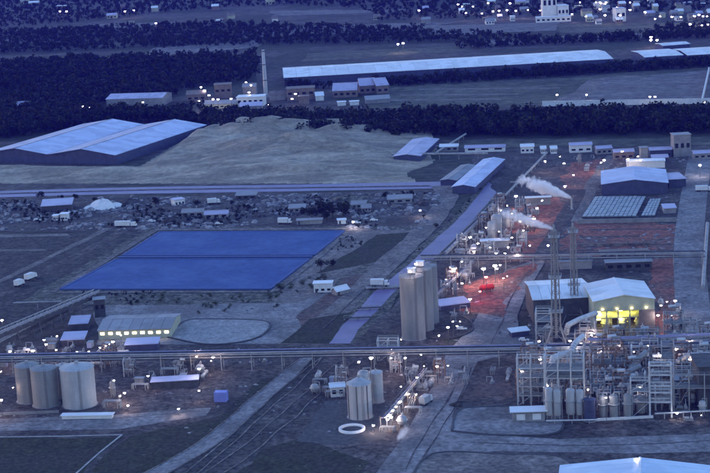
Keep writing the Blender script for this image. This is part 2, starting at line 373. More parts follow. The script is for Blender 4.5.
patch('pavement', [(372, 480), (402, 440), (432, 388), (447, 352), (470, 330), (486, 300), (505, 270), (530, 262), (545, 262), (528, 290), (517, 316), (520, 338), (552, 343), (520, 352), (478, 362), (462, 395), (452, 418), (470, 434), (560, 440), (720, 434), (720, 452), (640, 454), (500, 452), (424, 456), (410, 480)], 'concrete_road', 'pale blue-grey plant road sweeping up the centre', 'road', wob=.6)
patch('red_yard', [(462, 310), (466, 286), (508, 270), (536, 262), (516, 292), (500, 316)], 'red_dirt_and_glow', 'floor patch painted red with the glow of the red lamp', 'yard', wob=7, step=2)  # red lamplight on the floor, put into the ground colour
patch('dark_plot', [(470, 396), (480, 372), (512, 370), (512, 396)], 'dirt_brown', 'small brown plot beside the centre road', 'yard', wob=2, step=2)
# bottom left
patch('lawn', [(-20, 439), (121, 437), (74, 482), (-20, 482)], 'grass', 'dark lawn in the bottom left corner', 'lawn', wob=2.5, step=2)
patch('lawn', [(128, 437), (220, 416), (262, 380), (292, 376), (224, 430), (160, 470), (150, 482), (82, 482)], 'grass', 'dark grass strip left of the diagonal road', 'lawn', wob=2.5, step=2)
patch('lawn', [(225, 482), (262, 450), (300, 440), (372, 462), (360, 482)], 'grass', 'dark grass at the bottom centre', 'lawn', wob=2.5, step=2)
road('diagonal_road', [(140, 482), (178, 462), (224, 432), (262, 398), (292, 373), (312, 358)], 7.5, 'concrete_road', 'grey diagonal road climbing from the bottom left', 'road', kerb='dirt_pale', wob=1.2)
road('drain_channel', [(322, 352), (300, 378), (270, 404), (234, 438), (184, 480)], 4.2, 'dirt_dark', 'dark drain channel between the two diagonal roads', 'channel', kerb='dirt_pale', wob=.8)
road('diagonal_road', [(200, 482), (246, 452), (284, 420), (312, 394), (336, 372), (346, 362)], 6.5, 'dirt_mid', 'brown diagonal road right of the grey one', 'road', kerb='dirt_pale', wob=1.2)
patch('service_pad', [(296, 442), (326, 402), (350, 400), (402, 402), (384, 440), (340, 446)], 'asphalt', 'dark pad round the small ribbed silo', 'pad', wob=.5)
patch('service_road', [(-20, 432), (-20, 420), (112, 416), (212, 408), (206, 416), (118, 430)], 'concrete_road', 'grey service road in front of the pale tanks', 'road', wob=.5)
def kerb_line(px, w, h, m, label, name='kerb', closed=False, per=6):
    line = smooth_line(px + ([px[0]] if closed else []), per); mb = MB()
    for i in range(len(line)-1): mb.beam(line[i] + Vector((0, 0, h/2)), line[i+1] + Vector((0, 0, h/2)), w, h)
    me = mb.mesh(name); me.materials.append(M[m]); return tag(link(bpy.data.objects.new(name, me)), label, 'kerb', kind='structure')
kerb_line([(-20, 438), (60, 437), (122, 435.5)], .7, .4, 'kerb_white', 'white kerb along the top of the corner lawn', per=1)
kerb_line([(122, 435.5), (100, 453), (72, 478)], .7, .4, 'kerb_white', 'white kerb down the right side of the corner lawn', per=1)
for k, (pp, lab) in enumerate([([(300, 470), (330, 452), (372, 446), (402, 448)], 'dark wheel track at the bottom centre'), ([(0, 424), (60, 421), (130, 418), (200, 411)], 'dark wheel track along the service road'), ([(406, 470), (424, 436), (448, 400), (464, 366)], 'left wheel track up the centre road'), ([(416, 472), (436, 438), (458, 402), (472, 368)], 'right wheel track up the centre road'), ([(470, 443), (560, 446), (640, 445), (715, 441)], 'long wheel track along the bottom right road'), ([(488, 350), (502, 322), (512, 296), (530, 270)], 'wheel track up the upper centre road'), ([(150, 352), (220, 349), (280, 348), (330, 347)], 'wheel track on the yard under the near rack'), ([(120, 398), (170, 396), (214, 404), (240, 412)], 'wheel track on the floor right of the tanks'), ([(395, 262), (360, 294), (322, 330)], 'wheel track down the canal-side dirt road'), ([(0, 194), (150, 190), (300, 188), (430, 186)], 'pale wheel track along the purple haul road')]):
    road('wheel_track', pp, .5 if k != 9 else 3, 'dirt_mid' if k != 9 else 'dirt_pale', lab, 'track', wob=.8)
# kerbed islands
def island(px, m, label, kerb_m='wall_dark', kw=1.6):
    pts = smooth_line(px + [px[0]], 6)[:-1]; z = nz() + .12
    mb = MB(); mb.add([(p.x, p.y, z) for p in pts], [tuple(range(len(pts)))])
    me = mb.mesh('traffic_island'); me.materials.append(M[m]); o = tag(link(bpy.data.objects.new('traffic_island', me)), label, 'island', kind='structure')
    k = MB(); n = len(pts)
    for i in range(n): k.beam((pts[i].x, pts[i].y, z - .05), (pts[(i+1) % n].x, pts[(i+1) % n].y, z - .05), kw, .5)
    part('kerb', k, kerb_m, o)
island([(168, 338), (185, 322), (214, 320), (256, 321), (270, 325), (262, 336), (240, 343), (205, 345)], 'concrete', 'pale oval island with dark rim below the pond', kw=.8)
island([(452, 432), (458, 412), (482, 408), (522, 408), (560, 416), (556, 434), (500, 436)], 'concrete_road', 'pale kerbed island beside the centre road', kw=.8)
island([(412, 478), (424, 460), (446, 453), (500, 455), (560, 458), (560, 478)], 'dirt_pale', 'kerbed island at the bottom edge', kw=.8)
island([(404, 332), (440, 340), (470, 333), (470, 322), (445, 312), (415, 318)], 'dirt_dark', 'dark island under the tall grey silos', kw=.7)

# blue pond in two basins, sunk in its bank
def pond():
    c = [(60, 290), (270, 290), (344, 232), (160, 233)]
    basins = [([(61, 290), (270, 290), (309, 260), (116, 260.5)], 'near basin of the blue pond'), ([(123, 256.5), (314, 256), (344, 232), (160, 233)], 'far basin of the blue pond')]
    road('pond_path', [(56, 293), (160, 292.6), (273, 292.3)], 3.2, 'dirt_pale', 'pale path along the near edge of the pond', 'path', wob=1)
    road('pond_path', [(274, 292), (312, 262), (350, 230.5)], 4.2, 'dirt_pale', 'pale path along the right edge of the pond', 'path', wob=1)
    road('pond_path', [(155, 230.4), (250, 229.8), (350, 229.2)], 4.5, 'dirt_pale', 'pale path along the far edge of the pond', 'path', wob=1)
    road('pond_path', [(52, 293), (106, 261), (155, 231)], 3.6, 'dirt_pale', 'pale path along the left edge of the pond', 'path', wob=1)
    z = nz() + .3
    for q, lab in basins:
        P = [G(*p) for p in q]; mb = MB(); mb.add([(p.x, p.y, z) for p in P], [(0, 1, 2, 3)])
        me = mb.mesh('pond_water'); me.materials.append(M['pond'])
        o = tag(link(bpy.data.objects.new('pond_water', me)), 'flat bright blue water in the ' + lab, 'water', kind='structure')
        rim = MB()
        for i in range(4): rim.beam(P[i] + Vector((0, 0, .2)), P[(i+1) % 4] + Vector((0, 0, .2)), 1.4, 1.3)
        part('rim', rim, 'liner', o)
    mb = MB(); a, b = G(119, 258.6), G(312, 258); mb.beam(a + Vector((0, 0, .5)), b + Vector((0, 0, .5)), 2.4, 1.2)
    me = mb.mesh('divider_wall'); me.materials.append(M['liner']); tag(link(bpy.data.objects.new('divider_wall', me)), 'dark blue dividing wall between the two pond basins', 'wall', kind='structure')
pond()

# terrain: spoil heap
def heightfield(name, x0, x1, y0, y1, nx, ny, fn, m, label, cat):
    xs = np.linspace(x0, x1, nx); ys = np.linspace(y0, y1, ny); V = []; Fc = []
    for j in range(ny):
        for i in range(nx): V.append((xs[i], ys[j], fn(xs[i], ys[j])))
    for j in range(ny-1):
        for i in range(nx-1): a = j*nx + i; Fc.append((a, a+1, a+nx+1, a+nx))
    mb = MB(); mb.add(V, Fc, True); me = mb.mesh(name); me.materials.append(M[m])
    return tag(link(bpy.data.objects.new(name, me)), label, cat, kind='structure')
def sstep(a, b, x): t = min(1, max(0, (x-a)/(b-a))); return t*t*(3-2*t)
def heap_h(x, y):
    px, py = proj((x, y, 0))
    lf = -60 + 0; rt = 432 - (py-150)*.5 + 26*mnoise.noise(Vector((y*.02, 1, 2)))
    mask = sstep(rt+6, rt-120, px)*sstep(184, 172, py)*sstep(118, 133, py)
    mask *= 1 - sstep(220, 196, px - (py-131)*-1.6)*sstep(174, 166, py)
    n = mnoise.fractal(Vector((x*.012, y*.012, 0)), .9, 2.1, 5)
    ter = 6.0 + 4.6*n + 3.0*abs(mnoise.noise(Vector((x*.010+5, y*.035, 4))))*2 + 1.6*mnoise.noise(Vector((x*.05, y*.09, 8)))
    ter *= .75 + .75*math.exp(-((px-275)/85)**2)*sstep(172, 150, py)
    return max(-.5, mask*ter + .10) if mask > .001 else -.5
a, b = G(-40, 184), G(420, 120)
heightfield('spoil_heap', -330, 60, 1030, 1400, 190, 180, heap_h, 'sand', 'broad pale sandy spoil heap in front of the tree belt', 'heap')

# ------------------------------------------------------------------ vegetation
def crown_arrays(n, rx, rz, size, rng, base=0.0):
    # leaf clumps through the crown's volume, grouped on a few lobes
    k = 5; lc = rng.normal(0, .42, (k, 3)); lc[:, 2] *= .7
    idx = rng.integers(0, k, n); d = rng.normal(0, 1, (n, 3)); d /= np.linalg.norm(d, axis=1)[:, None]
    p = lc[idx] + d*(rng.random(n)[:, None]**.4)*.58
    c = p*np.array([rx, rx, rz]) + np.array([0, 0, base + rz])
    u = rng.normal(0, 1, (n, 3)); u /= np.linalg.norm(u, axis=1)[:, None]
    w = np.cross(u, rng.normal(0, 1, (n, 3))); w /= np.linalg.norm(w, axis=1)[:, None]
    s = size*(.6 + .8*rng.random(n))[:, None]
    V = np.stack([c + u*s, c + w*s*.8, c - u*s*.9, c - w*s*.7], axis=1)
    return V
def fast_mesh(name, V, extra=None, m='leaf'):
    n = V.shape[0]; verts = V.reshape(-1, 3); loops = np.arange(n*4, dtype=np.int32)
    me = bpy.data.meshes.new(name); me.vertices.add(len(verts)); me.vertices.foreach_set('co', verts.astype(np.float32).ravel())
    me.loops.add(n*4); me.loops.foreach_set('vertex_index', loops)
    me.polygons.add(n); me.polygons.foreach_set('loop_start', np.arange(0, n*4, 4, dtype=np.int32)); me.polygons.foreach_set('loop_total', np.full(n, 4, dtype=np.int32))
    me.update(calc_edges=True); me.materials.append(M[m]); return me
rng = np.random.default_rng(5)
PROT = [(crown_arrays(140, 1, 1, .19, rng)) for _ in range(12)]
PROT_FAR = [(crown_arrays(70, 1, 1, .25, rng)) for _ in range(12)]
def forest(name, px_poly, spacing, hmin, hmax, label, clear=None, m='leaf_dark', z0=0.0, far=False):
    P = [G(*p) for p in px_poly]; xs = [p.x for p in P]; ys = [p.y for p in P]
    nx = int((max(xs)-min(xs))/spacing) + 1; ny = int((max(ys)-min(ys))/spacing) + 1
    out = []
    for j in range(ny):
        for i in range(nx):
            x = min(xs) + (i + random.uniform(-.45, .45) + .5*(j % 2))*spacing; y = min(ys) + (j + random.uniform(-.45, .45))*spacing
            ins = False; k = len(P) - 1
            for q in range(len(P)):
                if (P[q].y > y) != (P[k].y > y) and x < (P[k].x-P[q].x)*(y-P[q].y)/(P[k].y-P[q].y) + P[q].x: ins = not ins
                k = q
            if not ins: continue
            if clear and mnoise.noise(Vector((x*clear[0], y*clear[0]*.6, 7.7))) < clear[1]: continue
            h = (random.uniform(hmin, hmax) if random.random() > .3 else hmin*random.uniform(.3, .75))*(1 + .22*mnoise.noise(Vector((x*.03, y*.03, 1)))); r = h*random.uniform(.30, .42)
            V = (PROT_FAR if far else PROT)[random.randrange(12)]; a = random.uniform(0, 6.28); ca, sa = math.cos(a), math.sin(a)
            W = V.copy(); W[:, :, 2] = (V[:, :, 2])*h*.46 + h*.04
            W[:, :, 0] = (V[:, :, 0]*ca - V[:, :, 1]*sa)*r*1.25 + x; W[:, :, 1] = (V[:, :, 0]*sa + V[:, :, 1]*ca)*r*1.25 + y
            out.append(W)
            t = .03*h   # trunk: two crossed slim faces
            out.append(np.array([[(x-t, y, z0), (x+t, y, z0), (x+t*.5, y, h*.6), (x-t*.5, y, h*.6)], [(x, y-t, z0), (x, y+t, z0), (x, y+t*.5, h*.6), (x, y-t*.5, h*.6)]], dtype=float))
    V = np.concatenate(out); me = fast_mesh(name, V, m=m)
    o = link(bpy.data.objects.new(name, me)); tag(o, label, 'trees', kind='stuff'); return o
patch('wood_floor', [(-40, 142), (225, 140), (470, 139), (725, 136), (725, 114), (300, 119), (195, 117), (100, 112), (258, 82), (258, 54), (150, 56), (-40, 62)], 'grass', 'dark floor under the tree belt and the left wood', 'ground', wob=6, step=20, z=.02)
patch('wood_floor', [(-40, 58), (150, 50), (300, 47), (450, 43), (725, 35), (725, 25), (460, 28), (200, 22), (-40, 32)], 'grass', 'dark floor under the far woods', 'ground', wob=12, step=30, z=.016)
forest('tree_belt', [(-40, 140), (0, 139), (60, 132), (110, 124), (165, 123), (200, 128), (225, 138), (470, 137), (725, 134), (725, 115), (560, 119), (300, 120), (195, 118), (-40, 124)], 7.0, 10, 15.5, 'dense dark belt of trees across the picture')
forest('woodland', [(-40, 124), (100, 119), (190, 118), (186, 112), (100, 112), (96, 104), (170, 98), (182, 90), (255, 80), (258, 56), (150, 58), (-40, 66)], 9.0, 8, 12, 'dark wood on the plain at upper left', clear=(.006, -.3), far=True)
forest('tree_line', [(372, 88), (470, 82.5), (620, 73), (725, 67), (725, 62.5), (620, 68), (470, 78), (372, 84)], 6.5, 7, 11, 'dark line of trees in front of the long pale roof')
forest('tree_line', [(292, 88.5), (330, 90), (330, 87.5), (292, 86)], 6.5, 7, 11, 'dark trees before the left end of the long roof')
forest('tree_line', [(460, 50), (560, 45), (640, 41), (725, 38), (725, 34), (560, 40), (460, 46)], 8, 7, 11, 'dark line of trees just behind the long pale roof')
forest('far_woodland', [(-40, 56), (150, 48), (300, 45), (450, 42), (725, 34), (725, 26), (460, 30), (200, 24), (-40, 34)], 9.5, 5, 9, 'scattered dark woods on the far plain', clear=(.004, -.1), far=True)
forest('far_woodland', [(-40, 32), (200, 22), (450, 20), (725, 10), (725, -6), (-40, -8)], 13, 5, 9, 'hazy woods at the far edge of the plain', clear=(.003, -.02), far=True)

forest('low_scrub', [(-20, 228), (-20, 202), (436, 194), (420, 228)], 4.2, 1.2, 3.0, 'low dark scrub scattered over the rubble yard', clear=(.035, .12))
forest('low_scrub', [(20, 302), (60, 293), (270, 293), (345, 236), (372, 236), (300, 308), (120, 306)], 4.0, .8, 2.0, 'low scrub on the pond bank', clear=(.05, .15))
forest('low_scrub', [(418, 252), (462, 208), (497, 166), (502, 166), (467, 208), (420, 252)], 3.5, .8, 2.0, 'low scrub along the canal bank', clear=(.05, -.1))
def make_tree(name, h, r, label, seed, m='leaf'):
    rg = np.random.default_rng(seed); t = thing(name, (0, 0, 0), label, 'tree')
    tr = MB(); tr.cyl((0, 0, 0), (0, 0, h*.55), h*.035, h*.018, 8)
    for k in range(5):
        a = k*1.26 + seed; z = h*(.28 + .06*k); tr.cyl((0, 0, z), (math.cos(a)*r*.6, math.sin(a)*r*.6, z + h*.22), h*.015, h*.006, 6)
    part('trunk', tr, 'bark', t)
    V = crown_arrays(420, r*1.05, h*.42, h*.055, rg, base=h*.16); me = fast_mesh('crown', V, m=m)
    c = link(bpy.data.objects.new('crown', me)); c.parent = t; return t
TREES = [(333, 218, 12, 'largest dark tree beside the rubble yard above the pond'), (322, 217, 9.5, 'round dark tree left of the largest yard tree'), (312, 219, 7.5, 'low dark tree at the left end of the yard trees'), (343, 216, 8, 'dark tree at the right end of the yard trees'), (327, 221, 7, 'small dark tree in front of the largest yard tree'), (304, 214, 4.5, 'small separate tree left of the yard trees'),
 (412, 198, 5, 'round bush nearest the canal road below the purple road'), (385, 199, 5, 'round bush farthest left in the row below the purple road'), (397, 199, 3.5, 'small bush in the middle of the row below the purple road'),
 (41, 199, 5.5, 'slim dark tree standing alone at far left of the purple road'), (75, 201, 5, 'dark bush behind the left lean-to roof'), (62, 200, 3.6, 'small dark bush left of the lean-to bush'), (95, 202, 3.4, 'small dark bush behind the pale heap'), (156, 206, 6, 'dark tree right of the pale heap'), (198, 207, 5, 'dark tree below the purple road, above the pond corner'),
 (321, 271, 6, 'dark bush on the right bank of the pond'), (333, 268, 4.5, 'second dark bush on the right bank of the pond'), (232, 205, 3.4, 'small bush in the rubble yard above the pond'), (436, 228, 3, 'small bush beside the canal road')]
for i, (px, py, h, lab) in enumerate(TREES):
    t = make_tree('tree' if h > 4.6 else 'bush', h, h*.42, lab, i + 3, 'leaf_dark'); t.location = G(px, py)
# low shrubs on the pond bank (copies)
sh0 = None
for i in range(34):
    u = random.random(); px = 205 + u*125 + random.uniform(-8, 8); py = 309 - u*26 + random.uniform(-8, 6)
    if i > 25: px, py = random.uniform(130, 235), random.uniform(297, 304)
    if sh0 is None:
        sh0 = make_tree('shrub', 2.2, 1.5, 'low dark shrub dotted on the pond bank', 77, 'leaf'); sh0['category'] = 'shrub'; sh0['group'] = 'shrubs dotted on the pond bank'; s = sh0
    else: s = copy_tree(sh0)
    s['label'] = 'low dark shrub below the pond' if i > 25 else 'low dark shrub on the right pond bank' if px > 268 else 'low dark shrub near the lower right pond corner'
    s.location = G(px, py); k = random.uniform(.6, 1.35); s.scale = (k, k, k*random.uniform(.7, 1.1)); s.rotation_euler.z = random.uniform(0, 6)

# loose rubble and stones
def rubble(name, px_poly, n, smin, smax, label, m='rubble'):
    P = [G(*p) for p in px_poly]; xs = [p.x for p in P]; ys = [p.y for p in P]; quads = []; c = 0
    while c < n:
        x, y = random.uniform(min(xs), max(xs)), random.uniform(min(ys), max(ys))
        ins = False; k = len(P)-1
        for q in range(len(P)):
            if (P[q].y > y) != (P[k].y > y) and x < (P[k].x-P[q].x)*(y-P[q].y)/(P[k].y-P[q].y) + P[q].x: ins = not ins
            k = q
        if not ins: continue
        c += 1
        if mnoise.noise(Vector((x*.03, y*.06, 2.2))) < -.12: continue
        s = smin + (smax-smin)*random.random()**3; a = random.uniform(0, 3.1)
        d = [s*random.uniform(.5, 1.4), s*random.uniform(.5, 1.2), s*random.uniform(.2, .7)]
        ca, sa = math.cos(a), math.sin(a); pt = []
        for zz, tp in ((-.1, 1), (1, .55)):
            for i_, j_ in ((-1, -1), (1, -1), (1, 1), (-1, 1)):
                lx, ly = i_*d[0]*tp*random.uniform(.6, 1), j_*d[1]*tp*random.uniform(.6, 1); pt.append((x + lx*ca - ly*sa, y + lx*sa + ly*ca, zz*d[2]*random.uniform(.7, 1)))
        for f in ((4, 5, 6, 7), (0, 1, 5, 4), (1, 2, 6, 5), (2, 3, 7, 6), (3, 0, 4, 7)): quads.append([pt[i_] for i_ in f])
    me = fast_mesh(name, np.array(quads), m=m); bm = bmesh.new(); bm.from_mesh(me); bmesh.ops.remove_doubles(bm, verts=bm.verts[:], dist=.0005); bm.to_mesh(me); bm.free()
    return tag(link(bpy.data.objects.new(name, me)), label, 'rubble', kind='stuff')
rubble('rubble', [(-20, 230), (-20, 200), (440, 192), (425, 230)], 5200, .4, 2.8, 'loose rubble and spoil over the yard above the pond')
rubble('stones', [(200, 312), (270, 296), (345, 236), (366, 236), (300, 312)], 500, .3, 1.1, 'loose stones on the pond bank')
rubble('stones', [(560, 256), (585, 224), (682, 226), (690, 262)], 350, .3, 1.6, 'loose stones and humps on the red earth yard')
rubble('rubble', [(560, 172), (600, 158), (720, 150), (720, 160), (600, 170)], 260, .5, 2.4, 'loose debris on the far right plant floor')
rubble('debris', [(-10, 434), (0, 350), (430, 346), (440, 360), (396, 440), (300, 446), (130, 432)], 1500, .25, 1.2, 'small scattered debris on the left plant floor')
rubble('debris', [(400, 350), (560, 200), (690, 160), (700, 345), (520, 350)], 1500, .3, 1.5, 'small scattered debris on the middle plant floor')
rubble('stones', [(0, 470), (120, 440), (330, 380), (440, 352), (400, 440), (360, 470)], 700, .2, .8, 'loose stones on the foreground floor')
rubble('stones', [(470, 370), (700, 356), (700, 430), (470, 430)], 500, .2, .8, 'loose stones round the right process units')

for nm in ('roof_white', 'roof_blue', 'roof_lilac', 'roof_cyan', 'roof_grey'):      # older and newer roofing sheets
    for sfx, k in (('_old', .90), ('_new', 1.05)):
        m_ = M[nm].copy(); m_.name = nm + sfx; M[nm + sfx] = m_
        for nd in m_.node_tree.nodes:
            if nd.type == 'VALTORGB' and nd.color_ramp.elements[1].color[0] > .2 and nd.color_ramp.elements[1].color[0] < .99:
                for e in nd.color_ramp.elements: e.color = [min(.86, c*k) for c in e.color[:3]] + [1]
def sheets(f, n, m, t, th=.25, name='roof_sheet'):
    # f: quad, length runs f0->f1 and f3->f2
    Z = Vector((0, 0, 1)); rg = random.Random(int(abs(f[0].x)*10) + n)
    for i in range(n):
        L = (f[1]-f[0]).length; g_ = .07/L; a0, a1 = i/n + g_, (i+1)/n - g_; dz = Z*rg.uniform(0, .07)
        q = [f[0].lerp(f[1], a0) + dz, f[0].lerp(f[1], a1) + dz, f[3].lerp(f[2], a1) + dz, f[3].lerp(f[2], a0) + dz]
        mb = MB(); mb.hexa(q + [p + Z*th for p in q]); part(name, mb, m + rg.choice(['', '', '_old', '_new']), t)
# ------------------------------------------------------------------ builders for buildings and plant
BIG = ('long_shed', 'white_hall', 'open_hall', 'warehouse', 'canal_hall', 'lit_hall', 'pale_shed')
def frame_of(FL, FR, z=0.0):
    a, b = G(*FL), G(*FR); u = (b-a); w = u.length; u.normalize(); v = Vector((-u.y, u.x, 0)); return a, u, v, w
def building(name, label, FL, FR, depth, h, roof='gable', rise=2.0, ridge='along', wall='wall_grey', roofm='roof_white', over=.5, windows=None, wmat='glass_dark', group=None, cat='building', door=None, open_front=False, wsize=None):
    a, u, v, w = frame_of(FL, FR); t = thing(name, a + u*w/2 + v*depth/2, label, cat, group); Z = Vector((0, 0, 1))
    P = lambda x, y, z: a + u*x + v*y + Z*z
    th = .3
    wl_ = MB()
    if not open_front: wl_.hexa([P(0, 0, 0), P(w, 0, 0), P(w, th, 0), P(0, th, 0), P(0, 0, h), P(w, 0, h), P(w, th, h), P(0, th, h)])
    wl_.hexa([P(0, depth-th, 0), P(w, depth-th, 0), P(w, depth, 0), P(0, depth, 0), P(0, depth-th, h), P(w, depth-th, h), P(w, depth, h), P(0, depth, h)])
    for x0 in (0, w-th): wl_.hexa([P(x0, th, 0), P(x0+th, th, 0), P(x0+th, depth-th, 0), P(x0, depth-th, 0), P(x0, th, h), P(x0+th, th, h), P(x0+th, depth-th, h), P(x0, depth-th, h)])
    if roof == 'gable':
        if ridge == 'along':
            for x0 in (0, w-th): wl_.add([P(x0, 0, h), P(x0, depth, h), P(x0, depth/2, h+rise), P(x0+th, 0, h), P(x0+th, depth, h), P(x0+th, depth/2, h+rise)], [(0, 1, 2), (5, 4, 3), (0, 3, 4, 1), (1, 4, 5, 2), (2, 5, 3, 0)])
        else:
            for y0 in ((depth-th,) if open_front else (0, depth-th)): wl_.add([P(0, y0, h), P(w, y0, h), P(w/2, y0, h+rise), P(0, y0+th, h), P(w, y0+th, h), P(w/2, y0+th, h+rise)], [(0, 1, 2), (5, 4, 3), (0, 3, 4, 1), (1, 4, 5, 2), (2, 5, 3, 0)])
    wo = part('wall', wl_, wall, t)
    rt = .25
    if roof == 'gable':
        for s in (0, 1):
            r = MB()
            if ridge == 'along':
                y0 = -over if s == 0 else depth+over; sl = rise/(depth/2); z0 = h - sl*over + .05
                q = [P(-over, y0, z0), P(w+over, y0, z0), P(w+over, depth/2, h+rise+.05), P(-over, depth/2, h+rise+.05)]
            else:
                x0 = -over if s == 0 else w+over; sl = rise/(w/2); z0 = h - sl*over + .05
                q = [P(x0, -over, z0), P(x0, depth+over, z0), P(w/2, depth+over, h+rise+.05), P(w/2, -over, h+rise+.05)]
            if (q[1]-q[0]).cross(q[2]-q[1]).z < 0: q = [q[3], q[2], q[1], q[0]]
            if name in BIG: sheets(q, max(6, int((q[1]-q[0]).length/(12 if name == 'long_shed' else 4.5))), roofm, t, rt)
            else: r.hexa(q + [p + Z*rt for p in q]); part('roof_slope', r, roofm, t)
        rc = MB()
        if ridge == 'along': rc.beam(P(-over, depth/2, h+rise+.34), P(w+over, depth/2, h+rise+.34), .6, .18)
        else: rc.beam(P(w/2, -over, h+rise+.34), P(w/2, depth+over, h+rise+.34), .6, .18)
        part('ridge_cap', rc, roofm, t)
        if w > 24 and depth > 14 and name not in BIG:
            sl_n = 6
            for i in range(sl_n):
                f = (i+.5)/sl_n; k_ = MB()
                if ridge == 'along':
                    x = w*f; y0, y1 = depth*.12, depth*.38; zz = lambda y: h + rise*y/(depth/2) + .34
                    q = [P(x-.6, y0, zz(y0)), P(x+.6, y0, zz(y0)), P(x+.6, y1, zz(y1)), P(x-.6, y1, zz(y1))]
                else:
                    y = depth*f; x0, x1 = w*.58, w*.9; zz = lambda x: h + rise*(w-x)/(w/2) + .34
                    q = [P(x0, y-.6, zz(x0)), P(x1, y-.6, zz(x1)), P(x1, y+.6, zz(x1)), P(x0, y+.6, zz(x0))]
                k_.hexa(q + [p + Z*.06 for p in q]); part('skylight', k_, 'roof_lilac', t)
    elif roof == 'flat':
        r = MB(); r.hexa([P(-over, -over, h), P(w+over, -over, h), P(w+over, depth+over, h), P(-over, depth+over, h)] + [P(-over, -over, h+rt), P(w+over, -over, h+rt), P(w+over, depth+over, h+rt), P(-over, depth+over, h+rt)])
        part('roof', r, roofm, t)
    elif roof == 'mono':
        q = [P(-over, -over, h), P(w+over, -over, h), P(w+over, depth+over, h+rise), P(-over, depth+over, h+rise)]
        r = MB(); r.hexa(q + [p + Z*rt for p in q]); part('roof', r, roofm, t)
    if windows:
        n, z0, z1 = windows; ww = wsize or w/n*.55
        for i in range(n):
            x = w*(i+.5)/n; m = MB(); m.hexa([P(x-ww/2, -.08, z0), P(x+ww/2, -.08, z0), P(x+ww/2, .05, z0), P(x-ww/2, .05, z0), P(x-ww/2, -.08, z1), P(x+ww/2, -.08, z1), P(x+ww/2, .05, z1), P(x-ww/2, .05, z1)])
            part('window', m, wmat, t)
    if door:
        x, dw, dh = door; m = MB(); m.hexa([P(x-dw/2, -.1, 0), P(x+dw/2, -.1, 0), P(x+dw/2, .04, 0), P(x-dw/2, .04, 0), P(x-dw/2, -.1, dh), P(x+dw/2, -.1, dh), P(x+dw/2, .04, dh), P(x-dw/2, .04, dh)])
        part('door', m, 'wall_dark', t)
    return t, P, w

LAMP_N = [0]
def lamp(px, py, label, group, h=8.0, r=.42, m='lamp_white', mast='steel_dark', cat='lamp'):
    top = G(px, py, h); b = Vector((top.x, top.y, 0)); t = thing('floodlight', b, label, cat, group)
    p = MB(); p.cyl(b, (b.x, b.y, h + r*.2), max(.09, r*.22), max(.06, r*.16), 6); part('mast', p, mast, t)
    hd = MB(); hd.box((b.x, b.y, h + r*1.25), (r*2.1, r*1.5, r*.35)); part('hood', hd, mast, t)
    L = MB(); L.lathe((b.x, b.y, h), [(0.001, 0), (r*.75, r*.2), (r, r*.6), (r*.85, r*1.0), (0.001, r*1.08)], 7); part('lamp_head', L, m, t)
    return t
def tank(name, label, px, py, r, h, m='tank_grey', cone=.12, ladder=True, group=None, rings=3, at=None, cat='tank', ribs=0):
    c = at or G(px, py); t = thing(name, c, label, cat, group); n = 28
    s = MB(); s.lathe(c, [(r, 0), (r, h)], n); sh = part('shell', s, m, t)
    rf = MB(); rf.lathe(c, [(r+.12, h-.15), (r+.12, h+.12), (r*.97, h+.14), (r*.14, h + r*cone*2), (0.01, h + r*cone*2)], n); rfo = part('roof', rf, m, t)
    hat = MB(); hat.cyl((c.x, c.y, h + r*cone*1.6), (c.x, c.y, h + r*cone*2 + .8), r*.12, n=8); part('vent', hat, 'steel_grey', rfo)
    for k in range(rings):
        z = h*(k+1)/(rings+1); g_ = MB(); g_.lathe(c, [(r, z-.12), (r+.09, z-.1), (r+.09, z+.1), (r, z+.12)], n); part('hoop', g_, m, t)
    for k in range(ribs):
        a = 2*math.pi*k/ribs; g_ = MB(); x, y = c.x + (r+.02)*math.cos(a), c.y + (r+.02)*math.sin(a); g_.box((x, y, h/2), (.35, .35, h), a); part('rib', g_, 'steel_dark', t)
    if ladder:
        a = R(-75); lx, ly = c.x + (r+.35)*math.cos(a), c.y + (r+.35)*math.sin(a); g_ = MB()
        for d in (-.3, .3): g_.beam((lx + d, ly, 0), (lx + d, ly, h + 1), .1)
        for k in range(int(h/.8)): g_.beam((lx - .3, ly, .5 + k*.8), (lx + .3, ly, .5 + k*.8), .07)
        part('ladder', g_, 'steel_dark', t)
        rl = MB()
        rl.lathe((c.x, c.y, h+1.0), [(r, 0), (r, .08), (r-.08, .08), (r-.08, 0), (r, 0)], n)
        for k in range(12): rl.beam((c.x + r*math.cos(k*.5236)*.995, c.y + r*math.sin(k*.5236)*.995, h), (c.x + r*math.cos(k*.5236)*.995, c.y + r*math.sin(k*.5236)*.995, h+1.05), .07)
        part('railing', rl, 'steel_grey', t)
    b = MB(); b.lathe(c, [(r+.5, 0), (r+.5, .35), (r-.05, .35)], n); part('base_ring', b, 'concrete', t)
    return t
